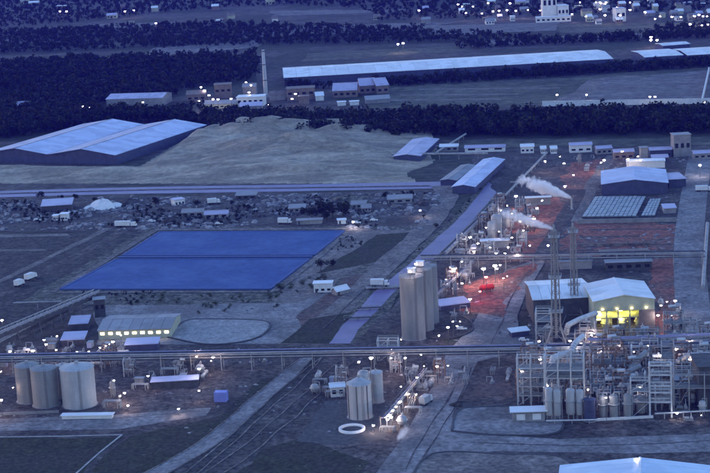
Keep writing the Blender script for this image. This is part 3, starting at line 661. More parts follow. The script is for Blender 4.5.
def steel_frame(label, px, py, nx, ny, bx, by, levels, m='steel_white', deck=True, rail=True, group=None, ang=GA, col=.32, beam=.26, name='steel_frame', brace=True, at=None):
    c = at or G(px, py); t = thing(name, c, label, 'frame', group)
    u = Vector((math.cos(ang), math.sin(ang), 0)); v = Vector((-u.y, u.x, 0)); Z = Vector((0, 0, 1))
    P = lambda i, j, z: c + u*(i*bx) + v*(j*by) + Z*z
    top = levels[-1]
    for i in range(nx+1):
        for j in range(ny+1): mb = MB(); mb.beam(P(i, j, 0), P(i, j, top + .12), col); part('column', mb, m, t)
    for z in levels:
        mb = MB()
        for j in range(ny+1): mb.beam(P(-.02, j, z), P(nx+.02, j, z), beam)
        for i in range(nx+1): mb.beam(P(i, -.02, z+.01), P(i, ny+.02, z+.01), beam)
        lv = part('level_beams', mb, m, t)
        if deck and z != top or (deck and len(levels) == 1):
            d = MB(); d.hexa([P(.08, .08, z+.14), P(nx-.08, .08, z+.14), P(nx-.08, ny-.08, z+.14), P(.08, ny-.08, z+.14), P(.08, .08, z+.2), P(nx-.08, .08, z+.2), P(nx-.08, ny-.08, z+.2), P(.08, ny-.08, z+.2)]); part('grating', d, 'steel_dark', lv)
        if rail:
            d = MB()
            for hh in (.6, 1.1):
                for q0, q1 in ((P(0, 0, z+hh), P(nx, 0, z+hh)), (P(0, ny, z+hh), P(nx, ny, z+hh)), (P(0, 0, z+hh), P(0, ny, z+hh)), (P(nx, 0, z+hh), P(nx, ny, z+hh))): d.beam(q0, q1, .07)
            part('handrail', d, m, lv)
    if brace:
        zs = [0] + list(levels)
        for k in range(len(zs)-1):
            d = MB(); d.beam(P(0, 0, zs[k]), P(1, 0, zs[k+1]), .14); part('brace', d, m, t)
            d = MB(); d.beam(P(nx, 0, zs[k]), P(nx, 1, zs[k+1]), .14); part('brace', d, m, t)
    return t
def vessel(label, c, r, h, m='tank_grey', group=None, legs=True, name='vessel'):
    t = thing(name, c, label, 'vessel', group); z0 = h*.16 if legs else 0
    s = MB(); s.lathe((c.x, c.y, z0), [(.02, 0), (r*.7, r*.15), (r, r*.45), (r, h-z0-r*.45), (r*.7, h-z0-r*.15), (.02, h-z0)], 16); part('shell', s, m, t)
    if legs:
        for k in range(4): g_ = MB(); a = k*math.pi/2 + .78; g_.beam((c.x + r*.8*math.cos(a), c.y + r*.8*math.sin(a), 0), (c.x + r*.8*math.cos(a), c.y + r*.8*math.sin(a), z0 + r*.6), .2); part('leg', g_, 'steel_grey', t)
    p = MB(); p.tube([(c.x, c.y, h-.1), (c.x, c.y, h+.7), (c.x + r*1.25, c.y, h+.7), (c.x + r*1.25, c.y, .4)], r*.11, 6); part('pipe', p, 'pipe_pale', t)
    f = MB(); f.lathe((c.x, c.y, h*.62), [(r, -.1), (r+.5, -.1), (r+.5, 0), (r, 0)], 16); part('platform', f, 'steel_grey', t)
    return t
def drum(label, c, r, L, ang, m='tank_grey', group=None, zc=None):
    t = thing('drum', c, label, 'drum', group); u = Vector((math.cos(ang), math.sin(ang), 0)); zc = zc or r + .9; o = c + Vector((0, 0, zc))
    s = MB(); s.cyl(o - u*L/2, o + u*L/2, r, n=14, caps=False); s.cyl(o + u*L/2, o + u*(L/2+r*.5), r, r*.35, 14); s.cyl(o - u*(L/2+r*.5), o - u*L/2, r*.35, r, 14); part('shell', s, m, t)
    for d in (-.32, .32): g_ = MB(); g_.box((c.x + u.x*L*d, c.y + u.y*L*d, zc*.42), (.5, r*1.6, zc*.84), ang); part('saddle', g_, 'concrete', t)
    n_ = MB(); n_.cyl(o + Vector((0, 0, r*.9)), o + Vector((0, 0, r+.7)), r*.28, n=8); part('nozzle', n_, 'steel_grey', t)
    return t
def skid(label, c, ang, m='steel_grey', group=None, s=1.0):
    t = thing('pump_skid', c, label, 'pump', group); u = Vector((math.cos(ang), math.sin(ang), 0)); v = Vector((-u.y, u.x, 0))
    b = MB(); b.box((c.x, c.y, .2*s), (3.4*s, 1.8*s, .4*s), ang); part('base', b, 'concrete', t)
    p = MB(); o = c + Vector((0, 0, 1.0*s)); p.cyl(o - u*1.4*s, o + u*.2*s, .5*s, n=10); part('motor', p, m, t)
    q = MB(); q.lathe((o.x + u.x*.9*s, o.y + u.y*.9*s, .4*s), [(.01, 0), (.55*s, .1*s), (.65*s, .7*s), (.3*s, 1.2*s), (.2*s, 1.7*s), (.01, 1.7*s)], 10); part('pump_casing', q, 'pipe_pale', t)
    r_ = MB(); e = o + u*.9*s; r_.tube([e, e + Vector((0, 0, 1.6*s)), e + Vector((0, 0, 1.6*s)) + v*2.2*s, e + v*2.2*s - Vector((0, 0, .9*s))], .14*s, 6); part('pipe', r_, 'pipe_pale', t)
    return t
def pipe_rack(label, p0, p1, h, width, pipes, spacing, name='pipe_rack', pm=('pipe_pale', 'pipe_dark', 'pipe_lilac'), colm='steel_grey', two_tier=True, beam=.3):
    a, b = (G(*p0) if len(p0) == 2 else Vector(p0)), (G(*p1) if len(p1) == 2 else Vector(p1)); u = (b-a); L = u.length; u.normalize(); v = Vector((-u.y, u.x, 0)); Z = Vector((0, 0, 1))
    t = thing(name, a, label, 'pipe rack'); n = max(1, int(round(L/spacing))); tiers = (h, h-2.2) if two_tier else (h,)
    for k in range(n+1):
        o = a + u*(L*k/n); mb = MB()
        for s in (-.5, .5): mb.beam(o + v*width*s, o + v*width*s + Z*(h+.3), .35)
        for z in tiers: mb.beam(o - v*width*.6 + Z*z, o + v*width*.6 + Z*z, beam)
        part('bent', mb, colm, t)
    for s in (-.56, .56):
        mb = MB(); mb.beam(a + v*width*s + Z*(h-.02), b + v*width*s + Z*(h-.02), .22, .4); part('edge_beam', mb, colm, t)
    for ti, z in enumerate(tiers):
        for k in range(pipes):
            r = [.28, .16, .36, .2, .24][(k+ti) % 5]; off = (-.42 + .84*k/(pipes-1))*width; o = Z*(z + .16 + r) + v*off
            mb = MB(); mb.cyl(a - u*1.5 + o, b + u*1.5 + o, r, n=8); part('pipe', mb, pm[(k*2 + ti) % len(pm)], t)
    return t
def low_pipe(label, pts, r, h, m='pipe_pale', name='pipeline', post=12.0):
    line = [G(*p) for p in pts]; t = thing(name, line[0], label, 'pipeline'); mb = MB(); mb.tube([p + Vector((0, 0, h)) for p in line], r, 8); part('pipe', mb, m, t)
    for i in range(len(line)-1):
        L = (line[i+1]-line[i]).length; n = max(1, int(L/post))
        for k in range(n): q = line[i].lerp(line[i+1], (k+.5)/n); g_ = MB(); g_.beam(q, q + Vector((0, 0, h - r*.6)), .3); part('support', g_, 'steel_grey', t)
    return t
def truck(label, px, py, ang, m='wall_white', L=9, group=None, cabm='wall_white'):
    c = G(px, py); t = thing('truck', c, label, 'truck', group); u = Vector((math.cos(ang), math.sin(ang), 0)); v = Vector((-u.y, u.x, 0))
    o = lambda x, y, z: (c.x + u.x*x + v.x*y, c.y + u.y*x + v.y*y, z)
    ch = MB(); ch.box(o(0, 0, .85), (L, 2.2, .3), ang); part('chassis', ch, 'steel_dark', t)
    b = MB(); b.box(o(-.14*L, 0, 2.3), (L*.7, 2.5, 2.5), ang); part('cargo_box', b, m, t)
    cb = MB(); cb.hexa([o(.25*L, -1.2, .9), o(.5*L, -1.2, .9), o(.5*L, 1.2, .9), o(.25*L, 1.2, .9), o(.25*L, -1.2, 2.9), o(.43*L, -1.2, 2.9), o(.43*L, 1.2, 2.9), o(.25*L, 1.2, 2.9)]); co = part('cab', cb, cabm, t)
    ws = MB(); ws.hexa([o(.46*L, -1.05, 1.9), o(.475*L, -1.05, 1.85), o(.475*L, 1.05, 1.85), o(.46*L, 1.05, 1.9), o(.43*L, -1.0, 2.7), o(.446*L, -1.0, 2.7), o(.446*L, 1.0, 2.7), o(.43*L, 1.0, 2.7)]); part('windscreen', ws, 'glass_dark', co)
    for x in (-.36, -.24, .36):
        for s in (-1, 1): w_ = MB(); w_.cyl(o(x*L, s*.85, .5), o(x*L, s*1.2, .5), .5, n=12); part('wheel', w_, 'tyre', t)
    return t
def car(label, px, py, ang, m='wall_white', group=None):
    c = G(px, py); t = thing('car', c, label, 'car', group); u = Vector((math.cos(ang), math.sin(ang), 0)); v = Vector((-u.y, u.x, 0))
    o = lambda x, y, z: (c.x + u.x*x + v.x*y, c.y + u.y*x + v.y*y, z)
    b = MB(); b.hexa([o(-2.2, -.9, .35), o(2.2, -.9, .35), o(2.2, .9, .35), o(-2.2, .9, .35), o(-2.2, -.88, .95), o(2.1, -.85, .85), o(2.1, .85, .85), o(-2.2, .88, .95)])
    b.hexa([o(-1.9, -.82, .93), o(1.0, -.82, .9), o(1.0, .82, .9), o(-1.9, .82, .93), o(-1.5, -.68, 1.5), o(.35, -.68, 1.5), o(.35, .68, 1.5), o(-1.5, .68, 1.5)]); part('body', b, m, t)
    gl = MB(); gl.hexa([o(.5, -.7, 1.0), o(1.03, -.78, .93), o(1.03, .78, .93), o(.5, .7, 1.0), o(.38, -.62, 1.45), o(.42, -.64, 1.46), o(.42, .64, 1.46), o(.38, .62, 1.45)]); part('windscreen', gl, 'glass_dark', t)
    for x in (-1.35, 1.35):
        for s in (-1, 1): w_ = MB(); w_.cyl(o(x, s*.7, .33), o(x, s*.93, .33), .33, n=10); part('wheel', w_, 'tyre', t)
    return t

# ------------------------------------------------------------------ far plain buildings
# long pale roof and its neighbours
def hall_by_roof(name, label, FLr, FRr, BLr, z, rise, roofm, wall, cat='building', bays=1, group=None):
    """front-left, front-right and back-left eave corners read at eave height z"""
    a, b, c = G(*FLr, z), G(*FRr, z), G(*BLr, z)
    u = (b-a); w = u.length; u.normalize(); v = Vector((-u.y, u.x, 0)); depth = (c-a).dot(v)
    fl = proj((a.x, a.y, 0)); fr = proj((b.x, b.y, 0))
    return building(name, label, fl, fr, depth, z, 'gable', rise, 'along', wall, roofm, group=group, cat=cat)
hall_by_roof('long_shed', 'very long pale-roofed shed standing behind the tree line', (284, 78), (613, 59), (276, 68.5), 8, 2.5, 'roof_white', 'wall_blue')
hall_by_roof('long_shed', 'pale-roofed shed right of the long one, nearer to it', (645, 57.5), (683, 55.2), (637, 51), 8, 1.5, 'roof_white', 'wall_blue')
hall_by_roof('long_shed', 'pale-roofed shed cut by the right picture edge', (688, 55.5), (730, 53), (678, 49), 8, 1.5, 'roof_white', 'wall_blue')
hall_by_roof('long_shed', 'thin pale roof behind the far right sheds', (663, 46), (690, 44), (660, 43.5), 7, 1, 'roof_white', 'wall_blue')
hall_by_roof('pale_shed', 'pale gabled shed at the wood edge, upper left', (106, 99.5), (162, 98), (102, 95), 7, 2.5, 'roof_lilac', 'wall_grey')
# left three-slope factory hall
def left_hall():
    z = 6.5; E0, E1, E2 = G(-17, 153.6, z), G(49, 154.6, z), G(116, 155.4, z); far = G(206, 125.5, z)
    u = (E2 - E0).normalized(); v = (far - E2); Z = Vector((0, 0, 1))
    t = thing('factory_hall', Vector(((E0+E2)/2 + v/2)) - Z*z, 'big twin-gabled hall with blue-white roofs at left', 'building')
    w = MB()
    for p, q in ((E0, E2), (E2, E2+v), (E2+v, E0+v), (E0+v, E0)):
        n = (q-p).normalized(); n = Vector((-n.y, n.x, 0))*.4
        w.hexa([p - Z*z, q - Z*z, q + n - Z*z, p + n - Z*z, p, q, q + n, p + n])
    for i, (p, q) in enumerate(((E0, E1), (E1, E2))):
        r_ = (p+q)/2 + Z*4.2
        for o in (Vector((0, 0, 0)), v): w.add([p + o, q + o, r_ + o, p + o + u.cross(Z)*-.3, q + o + u.cross(Z)*-.3, r_ + o + u.cross(Z)*-.3], [(0, 1, 2), (5, 4, 3), (0, 3, 4, 1), (1, 4, 5, 2), (2, 5, 3, 0)])
    part('wall', w, 'wall_blue', t)
    ov = v.normalized()*1.2
    for p, q in ((E0, E1), (E1, E2)):
        r_ = (p+q)/2 + Z*4.2
        for k, (s, e) in enumerate(((p, r_), (r_, q))):
            dz = Z*.12; f = [s - ov + dz, e - ov + dz, e + v + ov + dz, s + v + ov + dz]; sheets([f[0], f[3], f[2], f[1]][::-1] if 0 else [f[3], f[0], f[1], f[2]], 20, 'roof_blue' if k else 'roof_lilac', t, .3)
        rc = MB(); rc.beam(r_ - ov + Z*.5, r_ + v + ov + Z*.5, .8, .25); part('ridge_cap', rc, 'roof_grey', t)
    g_ = MB(); g_.beam(E1 - ov + Z*.25, E1 + v + ov + Z*.25, 1.2, .5); part('valley_gutter', g_, 'wall_dark', t)
left_hall()
# chimney
def chimney():
    b = G(266, 97); h = HT(266, 97, 47); t = thing('chimney', b, 'tall slim pale chimney in front of the long roof', 'chimney')
    s = MB(); s.lathe(b, [(1.9, 0), (1.25, h), (.95, h), (.95, h-2)], 16); sh = part('stack', s, 'tank_white', t)
    for k in (.35, .68, .96):
        g_ = MB(); rr = 1.9 - .65*k; g_.lathe((b.x, b.y, h*k), [(rr, 0), (rr+.25, 0), (rr+.25, .8), (rr-.05, .8)], 16); part('band', g_, 'steel_dark', t)
    p = MB(); p.lathe(b, [(2.9, 0), (2.9, 2.2), (1.8, 2.6)], 16); part('base', p, 'concrete', t)
chimney()
# far factory cluster
FC = [('factory_block', 'white factory block with four dark windows beside the chimney', (237, 107), (264, 106), 14, 8, 'flat', 'wall_white', 'roof_white', (5, 3, 5.4)),
 ('factory_block', 'tall brown factory block left of the white one', (215, 99), (232, 98), 14, 12, 'flat', 'wall_brown', 'roof_brown', (3, 6, 8)),
 ('factory_block', 'low brown factory block at the cluster left end', (187, 103), (206, 102), 16, 7, 'gable', 'wall_brown', 'roof_brown', (3, 3, 4.5)),
 ('factory_block', 'brown flat-roofed block right of the chimney', (287, 101), (315, 99.5), 16, 10, 'flat', 'wall_brown', 'roof_brown', (4, 5, 7)),
 ('factory_block', 'narrow brown annex in front of the right block', (299, 105), (309, 104.5), 8, 7, 'flat', 'wall_brown', 'roof_brown', None),
 ('factory_block', 'grey annex between chimney and right block', (270, 101), (286, 100), 10, 5, 'gable', 'wall_grey', 'roof_brown', None),
 ('factory_shed', 'long low pale shed in front of the factory cluster', (203, 109), (236, 108), 8, 3.5, 'mono', 'wall_cream', 'roof_grey', (6, 1, 2.2)),
 ('factory_shed', 'small pale shed below the white factory block', (240, 111), (262, 110), 7, 3.5, 'mono', 'wall_grey', 'roof_lilac', None),
 ('factory_shed', 'small grey shed behind the white factory block', (243, 95), (256, 94.5), 9, 7, 'gable', 'wall_grey', 'roof_grey', None),
 ('factory_shed', 'low pale shed by the wood left of the factory cluster', (14, 110), (31, 109), 8, 4, 'gable', 'wall_grey', 'roof_lilac', None),
 ('house', 'large lilac-roofed house right of the factory cluster', (333, 98), (357, 97), 22, 6, 'gable', 'wall_brown', 'roof_lilac', (4, 2, 4)),
 ('house', 'lilac-roofed house in the middle of three', (360, 94), (376, 93), 20, 7, 'gable', 'wall_brown', 'roof_lilac', (3, 2, 4)),
 ('house', 'lilac-roofed house at the right of three', (377, 94), (389, 93), 24, 7, 'gable', 'wall_brown', 'roof_lilac', (2, 2, 4)),
 ('hut', 'small bright hut in front of the lilac-roofed houses', (338, 106), (346, 105.5), 6, 3, 'flat', 'wall_white', 'roof_white', None),
 ('hut', 'second small bright hut below the lilac-roofed houses', (350, 105.5), (359, 105), 6, 3, 'flat', 'wall_white', 'roof_white', None),
 ('hut', 'grey yard hut right of the bright huts', (366, 104), (390, 102.5), 8, 3, 'mono', 'wall_grey', 'roof_grey', None),
 ('hut', 'white lean-to right of the brown factory blocks', (316, 101), (324, 100.5), 8, 4, 'mono', 'wall_white', 'roof_white', None)]
for nm, lab, fl, fr, d, h, rf, wl_, rm, win in FC:
    building(nm, lab, fl, fr, d, h, rf, 5.0 if nm == 'house' else 2.4, 'along', wl_, rm, windows=win)
# right field wall and plot edge
def wall_thing(label, p0, p1, h, th, m, name='wall'):
    a, b = G(*p0), G(*p1); t = thing(name, a, label, 'wall'); mb = MB(); mb.beam(a + Vector((0, 0, h/2)), b + Vector((0, 0, h/2)), th, h); part('panel', mb, m, t)
    n = max(2, int((b-a).length/9))
    for k in range(n+1): q = a.lerp(b, k/n); g_ = MB(); g_.box((q.x, q.y, h/2+.1), (th*1.6, th*1.6, h+.2)); part('pier', g_, m, t)
    c_ = MB(); c_.beam(a + Vector((0, 0, h+.13)), b + Vector((0, 0, h+.13)), th*1.5, .2); part('coping', c_, m, t)
wall_thing('long pale wall behind the right part of the tree belt', (543, 106.5), (714, 103.5), 4, .6, 'wall_white')
wall_thing('pale wall at the right end of the marked plot', (702, 104), (709, 72), 4, .6, 'wall_white')

# far town
def town():
    g_ = 'buildings of the far town'
    t, P, w = building('town_block', 'tall pale tower block of the far town', (543, 21), (557, 20.3), 20, 30, 'flat', 0, 'along', 'wall_white', 'roof_white', windows=(3, 18, 24), cat='building')
    building('town_block', 'pale stepped wing right of the far tower block', (558, 20.5), (569, 19.8), 18, 17, 'flat', 0, 'along', 'wall_white', 'roof_white', windows=(3, 8, 12))
    building('town_block', 'broad pale block at the foot of the far tower', (536, 23), (571, 21.5), 12, 6, 'flat', 0, 'along', 'wall_white', 'roof_white', windows=(7, 2, 4))
    building('town_block', 'pale round-shouldered block right of the far tower', (616, 22), (626, 21.4), 16, 15, 'flat', 0, 'along', 'wall_white', 'roof_lilac', windows=(2, 6, 10))
    for i in range(70):
        px = random.uniform(455, 712); py = random.uniform(2, 24) + (712-px)*.006
        if 530 < px < 575 and py > 14: continue
        if i >= 54: px, py = random.uniform(20, 440), random.uniform(2, 30)
        wpx = random.uniform(4, 10); rfk = random.choice(['flat', 'gable', 'gable']); wlk = random.choice(['wall_grey', 'wall_white', 'wall_cream', 'wall_brown']); adj = 'small ' + wlk[5:] + (' flat-roofed' if rfk == 'flat' else ' gabled')
        building('town_house', adj + ' building of the far town at top right' if i < 54 else adj + ' building scattered on the far plain', (px, py), (px + wpx, py - wpx*.052), random.uniform(9, 16), random.uniform(3, 7), rfk, 2.2, 'along', wlk, random.choice(['roof_lilac', 'roof_white', 'roof_grey', 'roof_brown']), windows=(3, 1.5, 3.2) if random.random() < .5 else None, group=g_ if i < 54 else 'small buildings on the far plain')
town()
CITY = [(462, 7), (473, 7), (466, 13.5), (482, 14), (493, 12), (499, 11.5), (507, 11), (516, 11.5), (528, 10.5), (458, 5), (510, 4), (550, 4), (580, 3), (572, 15), (586, 17), (600, 3), (606, 3), (617, 8), (630, 10.5), (605, 16), (600, 10), (655, 19.5), (660, 17), (672, 17.5), (681, 17.5), (690, 25), (695, 17), (699, 15.5), (703, 17), (707, 17), (702, 26), (651, 41), (657, 41), (596, 3), (567, 10), (620, 16), (645, 13), (694, 16.5), (630, 3), (540, 11), (488, 4), (708, 25), (651, 38)]
for px, py in CITY: lamp(px, py, 'white lamp in the far town ' + ('left of' if px < 540 else 'around' if px < 640 else 'well right of') + ' the pale tower block', 'lamps of the far town', h=9, r=1.25 if random.random() < .5 else .95, m='lamp_far')
for (px, py), lab in (((60, 12), 'left lamp of the pair at the far top left'), ((66.5, 12), 'right lamp of the pair at the far top left'), ((125, 12), 'left lamp of the second far pair, upper left'), ((134, 11), 'right lamp of the second far pair, upper left'), ((156, 24), 'single small lamp on the far plain, upper left'), ((419, 11), 'single far lamp in the upper middle'), ((403, 44), 'pale lamp before the far middle fields'), ((398, 45), 'dim lamp left of the pale far middle lamp')):
    lamp(px, py, lab, None, h=9, r=1.2, m='lamp_far')
for px, py in [(199, 102), (209, 96), (218, 100), (231, 99.5), (246, 83), (251, 86), (269, 105), (292, 99.5), (295.5, 94.5), (204.5, 91), (201, 88), (213, 100), (249, 93)]:
    lamp(px, py, 'bright lamp among the far factory buildings by the chimney', 'lamps of the far factory', h=9, r=.95 if py > 84 else .8, m='lamp_far')
for (px, py), lab in (((143, 103), 'lamp in front of the pale gabled shed'), ((71, 111), 'left lamp at the dark wood edge'), ((83, 107), 'middle lamp at the dark wood edge'), ((90, 108), 'right lamp at the dark wood edge'), ((586.5, 95.5), 'single bright lamp on the field behind the belt'), ((650, 97.5), 'left lamp of the pair on the marked plot'), ((655, 97.5), 'right lamp of the pair on the marked plot'), ((704, 103), 'lamp at the end of the long pale wall'), ((557, 95.5), 'dim lamp beside the field track')):
    lamp(px, py, lab, None, h=8, r=.8, m='lamp_far')
# ------------------------------------------------------------------ middle ground
# long blue roofs beside the canal
def roof_hall_quad(name, label, q, z, rise, roofm, wall):
    """q: eave corners near-left, near-right, far-right, far-left, ridge runs away"""
    A, B_, C, D = [G(*p, z) for p in q]; w = (B_-A); L = ((C-B_) + (D-A))/2
    wd = w.length; ln = L.length; v = L.normalized(); u = Vector((v.y, -v.x, 0)); o = (A+B_)/2 - Vector((0, 0, z)) - u*w.dot(u)/2
    fl = proj(o); fr = proj(o + u*w.dot(u))
    return building(name, label, fl, fr, ln, z, 'gable', rise, 'across', wall, roofm)
roof_hall_quad('canal_hall', 'long blue-roofed hall running along the canal', [(455, 184.5), (472, 189.5), (503, 160.5), (485, 158.5)], 4.2, 1.2, 'roof_blue', 'wall_blue')
roof_hall_quad('low_hall', 'lower blue-grey roof left of the canal hall', [(441, 180), (456, 181), (476, 166), (462, 165)], 3, .8, 'roof_grey', 'wall_blue')
roof_hall_quad('low_hall', 'lilac-blue slanting roof at the end of the spoil heap', [(394, 156), (420, 156.5), (438, 139.5), (414, 139)], 4, 1.2, 'roof_lilac', 'wall_blue')
low_pipe('long white pipeline running level before the canal hall', [(392, 160), (488, 159.4)], .8, 4, 'kerb_white')
low_pipe('white slanting pipeline right of the canal', [(503, 203), (547, 157)], .7, 3, 'kerb_white')
low_pipe('short white pipe at the foot of the slanting pipeline', [(491, 204), (503, 204)], .6, 3, 'kerb_white')
low_pipe('short white branch halfway up the slanting pipeline', [(510, 187), (519, 187)], .5, 3, 'kerb_white')
low_pipe('white slanting pipeline behind the lilac-blue roof', [(436, 157), (466, 138)], .7, 3, 'kerb_white')
low_pipe('short white branch of the pipeline behind the lilac-blue roof', [(436, 150.5), (448, 150)], .5, 3, 'kerb_white')
low_pipe('white pipe along the right road edge', [(703, 292), (707.5, 228)], .9, 2.5, 'kerb_white')
# huts and sheds in the rubble yard
HUTS = [('lean_to', 'long lilac lean-to roof beside the pale heap', (42, 213), (72, 211), 14, 4, 'mono', 'wall_dark', 'roof_lilac'),
 ('hut', 'small white hut below the lean-to, left', (53, 221), (58, 220.8), 4, 3, 'flat', 'wall_white', 'roof_white'),
 ('hut', 'bright white cabin below the lean-to', (60.5, 221), (67.5, 220.8), 5, 4, 'flat', 'wall_white', 'roof_white'),
 ('hut', 'white site cabin in the rubble yard above the pond', (205, 219), (228, 218), 5, 2.6, 'gable', 'wall_grey', 'roof_lilac'),
 ('hut', 'low grey cabin left of the white site cabin', (182, 217), (203, 216.5), 6, 2.6, 'gable', 'wall_grey', 'roof_grey'),
 ('hut', 'pale cabin left of the dark yard trees', (289, 213), (305, 212.5), 5, 2.6, 'mono', 'wall_grey', 'roof_grey'),
 ('hut', 'pale cabin at the pond edge below the yard trees', (297, 225), (322, 224), 5, 2.4, 'flat', 'wall_grey', 'roof_grey'),
 ('hut', 'tiny white cabin right of the pond-edge cabin', (338, 224.5), (346, 224), 4, 2.4, 'flat', 'wall_white', 'roof_white'),
 ('hut', 'pale cabin right of the dark yard trees', (352, 209), (366, 208.5), 6, 2.6, 'gable', 'wall_grey', 'roof_grey'),
 ('hut', 'second pale cabin right of the yard trees, nearer', (362, 212.5), (371, 212), 5, 2.6, 'gable', 'wall_grey', 'roof_grey'),
 ('hut', 'long pale roof in the yard near the canal road', (388, 204), (412, 203), 6, 2.6, 'mono', 'wall_grey', 'roof_grey'),
 ('hut', 'low grey hut in the middle of the yard', (236, 200), (256, 199.5), 6, 2.6, 'mono', 'wall_dark', 'roof_grey'),
 ('hut', 'lilac block beside the tree right of the pale heap', (175, 206), (185, 204.5), 6, 3.5, 'flat', 'wall_white', 'roof_lilac'),
 ('white_cabin', 'white cabin standing on the bank right of the pond', (314, 293), (332, 292.5), 5, 4.5, 'flat', 'wall_white', 'roof_white'),
 ('hut', 'low white shed at the right of the pond bank', (337, 296), (349, 293), 4, 2.2, 'gable', 'wall_grey', 'roof_white')]
for nm, lab, fl, fr, d, h, rf, wl_, rm in HUTS: building(nm, lab, fl, fr, d, h, rf, 1.4, 'along', wl_, rm, windows=(3, 1, 2) if h > 2.5 and nm != 'lean_to' else None, door=(1.2, 1.0, 2.0) if nm in ('hut', 'white_cabin') else None)
def heap(label, px, py, rx, ry, h, m, name='heap'):
    c = G(px, py); mb = MB(); n = 22; prof = [(1.0, 0), (.86, .22), (.62, .6), (.36, .88), (.12, 1.0), (.01, 1.02)]; V = []
    for r, z in prof:
        for i in range(n):
            a = 2*math.pi*i/n; k = 1 + .22*mnoise.noise(Vector((math.cos(a)*1.7 + px, math.sin(a)*1.7, z*2)))
            V.append((c.x + rx*r*k*math.cos(a), c.y + ry*r*k*math.sin(a), max(-.05, z*h*k)))
    mb.add(V, [(k*n + i, k*n + (i+1) % n, (k+1)*n + (i+1) % n, (k+1)*n + i) for k in range(len(prof)-1) for i in range(n)], True)
    return solo(name, mb, m, c, label, 'heap')
heap('pale mound of spilled powder in the yard at left', 102, 208, 10, 8, 5.2, 'wall_white')
heap('pale low shoulder of the powder mound', 91, 209, 5.5, 5, 2.2, 'wall_white')
heap('low pale pile at the right of the powder mound', 116, 206, 6, 5, 2.2, 'wall_white')
heap('dark soil pile in the yard beside the haul road', 130, 204, 10, 8, 3.0, 'dirt_dark')
heap('dark soil pile above the far pond corner', 176, 221, 9, 6, 2.4, 'dirt_dark')
heap('brown pile above the middle of the pond', 262, 216, 7, 5, 2.0, 'dirt_mid')
heap('low brown pile in the yard below the purple road', 350, 200, 12, 8, 3.0, 'scrub')
heap('low pile nearest the canal road in the yard', 425, 204, 9, 7, 2.6, 'dirt_mid')
truck('long white trailer truck above the pond corner', 126, 227, GA, L=13)
truck('white truck on the left parcels, nearer the pond', 31, 279.5, R(64), L=8)
truck('white truck on the left parcels, nearer the edge', 19.5, 286, R(64), L=6)
car('white car parked by the left end of the haul yard', 37.5, 221, GA)
truck('white truck crossing the canal', 380, 288.5, GA, L=9)
car('white car in front of the site cabin', 219, 224.5, GA); car('dark car beside the site cabin', 234, 223, GA, 'steel_dark'); car('white car right of the pond-edge cabins', 357, 223.5, GA); car('white car near the canal road bend', 374, 221, GA)
car('white car parked at the pond corner', 152, 222, GA); truck('pale lorry in the rubble yard right of the dark tree', 214, 204, GA + .3, L=8); truck('pale lorry beside the yard trees', 285, 224, GA, L=8)
truck('white lorry on the right edge road', 704, 191.5, GA, L=10)
# bridges over the canal
for p0, p1, lab in (((344, 320), (372, 319), 'dark plank bridge across the near canal'), ((357, 310), (382, 309), 'second dark plank bridge across the near canal'), ((366, 289.5), (402, 288), 'pale bridge across the canal under the white truck')):
    a, b = G(*p0), G(*p1); t = thing('footbridge', a, lab, 'bridge'); d = MB(); wb_ = 1.6 if 'dark' in lab else 3.4; d.beam(a + Vector((0, 0, .95)), b + Vector((0, 0, .95)), wb_, .3); part('deck', d, 'wall_dark' if 'dark' in lab else 'concrete', t)
    for s in (-1, 1):
        nn = Vector((-(b-a).y, (b-a).x, 0)).normalized()*wb_*.48*s; r_ = MB(); r_.beam(a + nn + Vector((0, 0, 2)), b + nn + Vector((0, 0, 2)), .1)
        for k in range(6): q = a.lerp(b, k/5) + nn; r_.beam(q + Vector((0, 0, 1.1)), q + Vector((0, 0, 2)), .1)
        part('railing', r_, 'steel_grey', t)
    for k in (.02, .5, .98): q = a.lerp(b, k); g_ = MB(); g_.box((q.x, q.y, .4), (.8, 1.4, .8)); part('pier', g_, 'concrete', t)
# white truck stands on its bridge
for o in bpy.data.objects:
    if o.get('label') == 'white truck crossing the canal': o.location.z = 1.12

# left conveyor gallery (raised, falling away to the left edge)
def conveyor(label, p0, p1, h0, h1, w=3.2, name='conveyor_gallery'):
    a, b = G(*p0, h0), G(*p1, h1); t = thing(name, Vector((b.x, b.y, 0)), label, 'conveyor'); d = b - a; L = d.length; u = d.normalized(); v = Vector((-u.y, u.x, 0)).normalized(); Z = Vector((0, 0, 1))
    dk = MB(); dk.beam(a, b, w, .3); part('deck', dk, 'steel_dark', t)
    sp = MB(); o = -v*(w/2 + .12); sp.beam(a + o - Z*.7, b + o - Z*.7, .1, 1.6); part('side_panel', sp, 'wall_dark', t)
    for s in (-1, 1):
        tr = MB(); o = v*w/2*s; tr.beam(a + o + Z*1.6, b + o + Z*1.6, .3)
        n = int(L/4)
        for k in range(n): tr.beam(a + u*L*k/n + o, a + u*L*(k+1)/n + o + Z*1.6, .15); tr.beam(a + u*L*k/n + o, a + u*L*k/n + o + Z*1.6, .15)
        part('truss', tr, 'steel_grey', t)
    for k, off in enumerate((-.9, 0, .9)): pp = MB(); pp.cyl(a + v*off + Z*.55, b + v*off + Z*.55, .3, n=8); part('pipe', pp, ('pipe_pale', 'pipe_lilac', 'pipe_pale')[k], t)
    n = int(L/14)
    for k in range(n+1):
        q = a.lerp(b, k/n); g_ = MB()
        for s in (-1, 1): g_.beam((q.x + v.x*w*.9*s, q.y + v.y*w*.9*s, 0), (q.x + v.x*w*.4*s, q.y + v.y*w*.4*s, q.z), .4)
        g_.beam((q.x - v.x*w*.6, q.y - v.y*w*.6, q.z*.55), (q.x + v.x*w*.6, q.y + v.y*w*.6, q.z*.55), .25); part('trestle', g_, 'steel_dark', t)
    return t
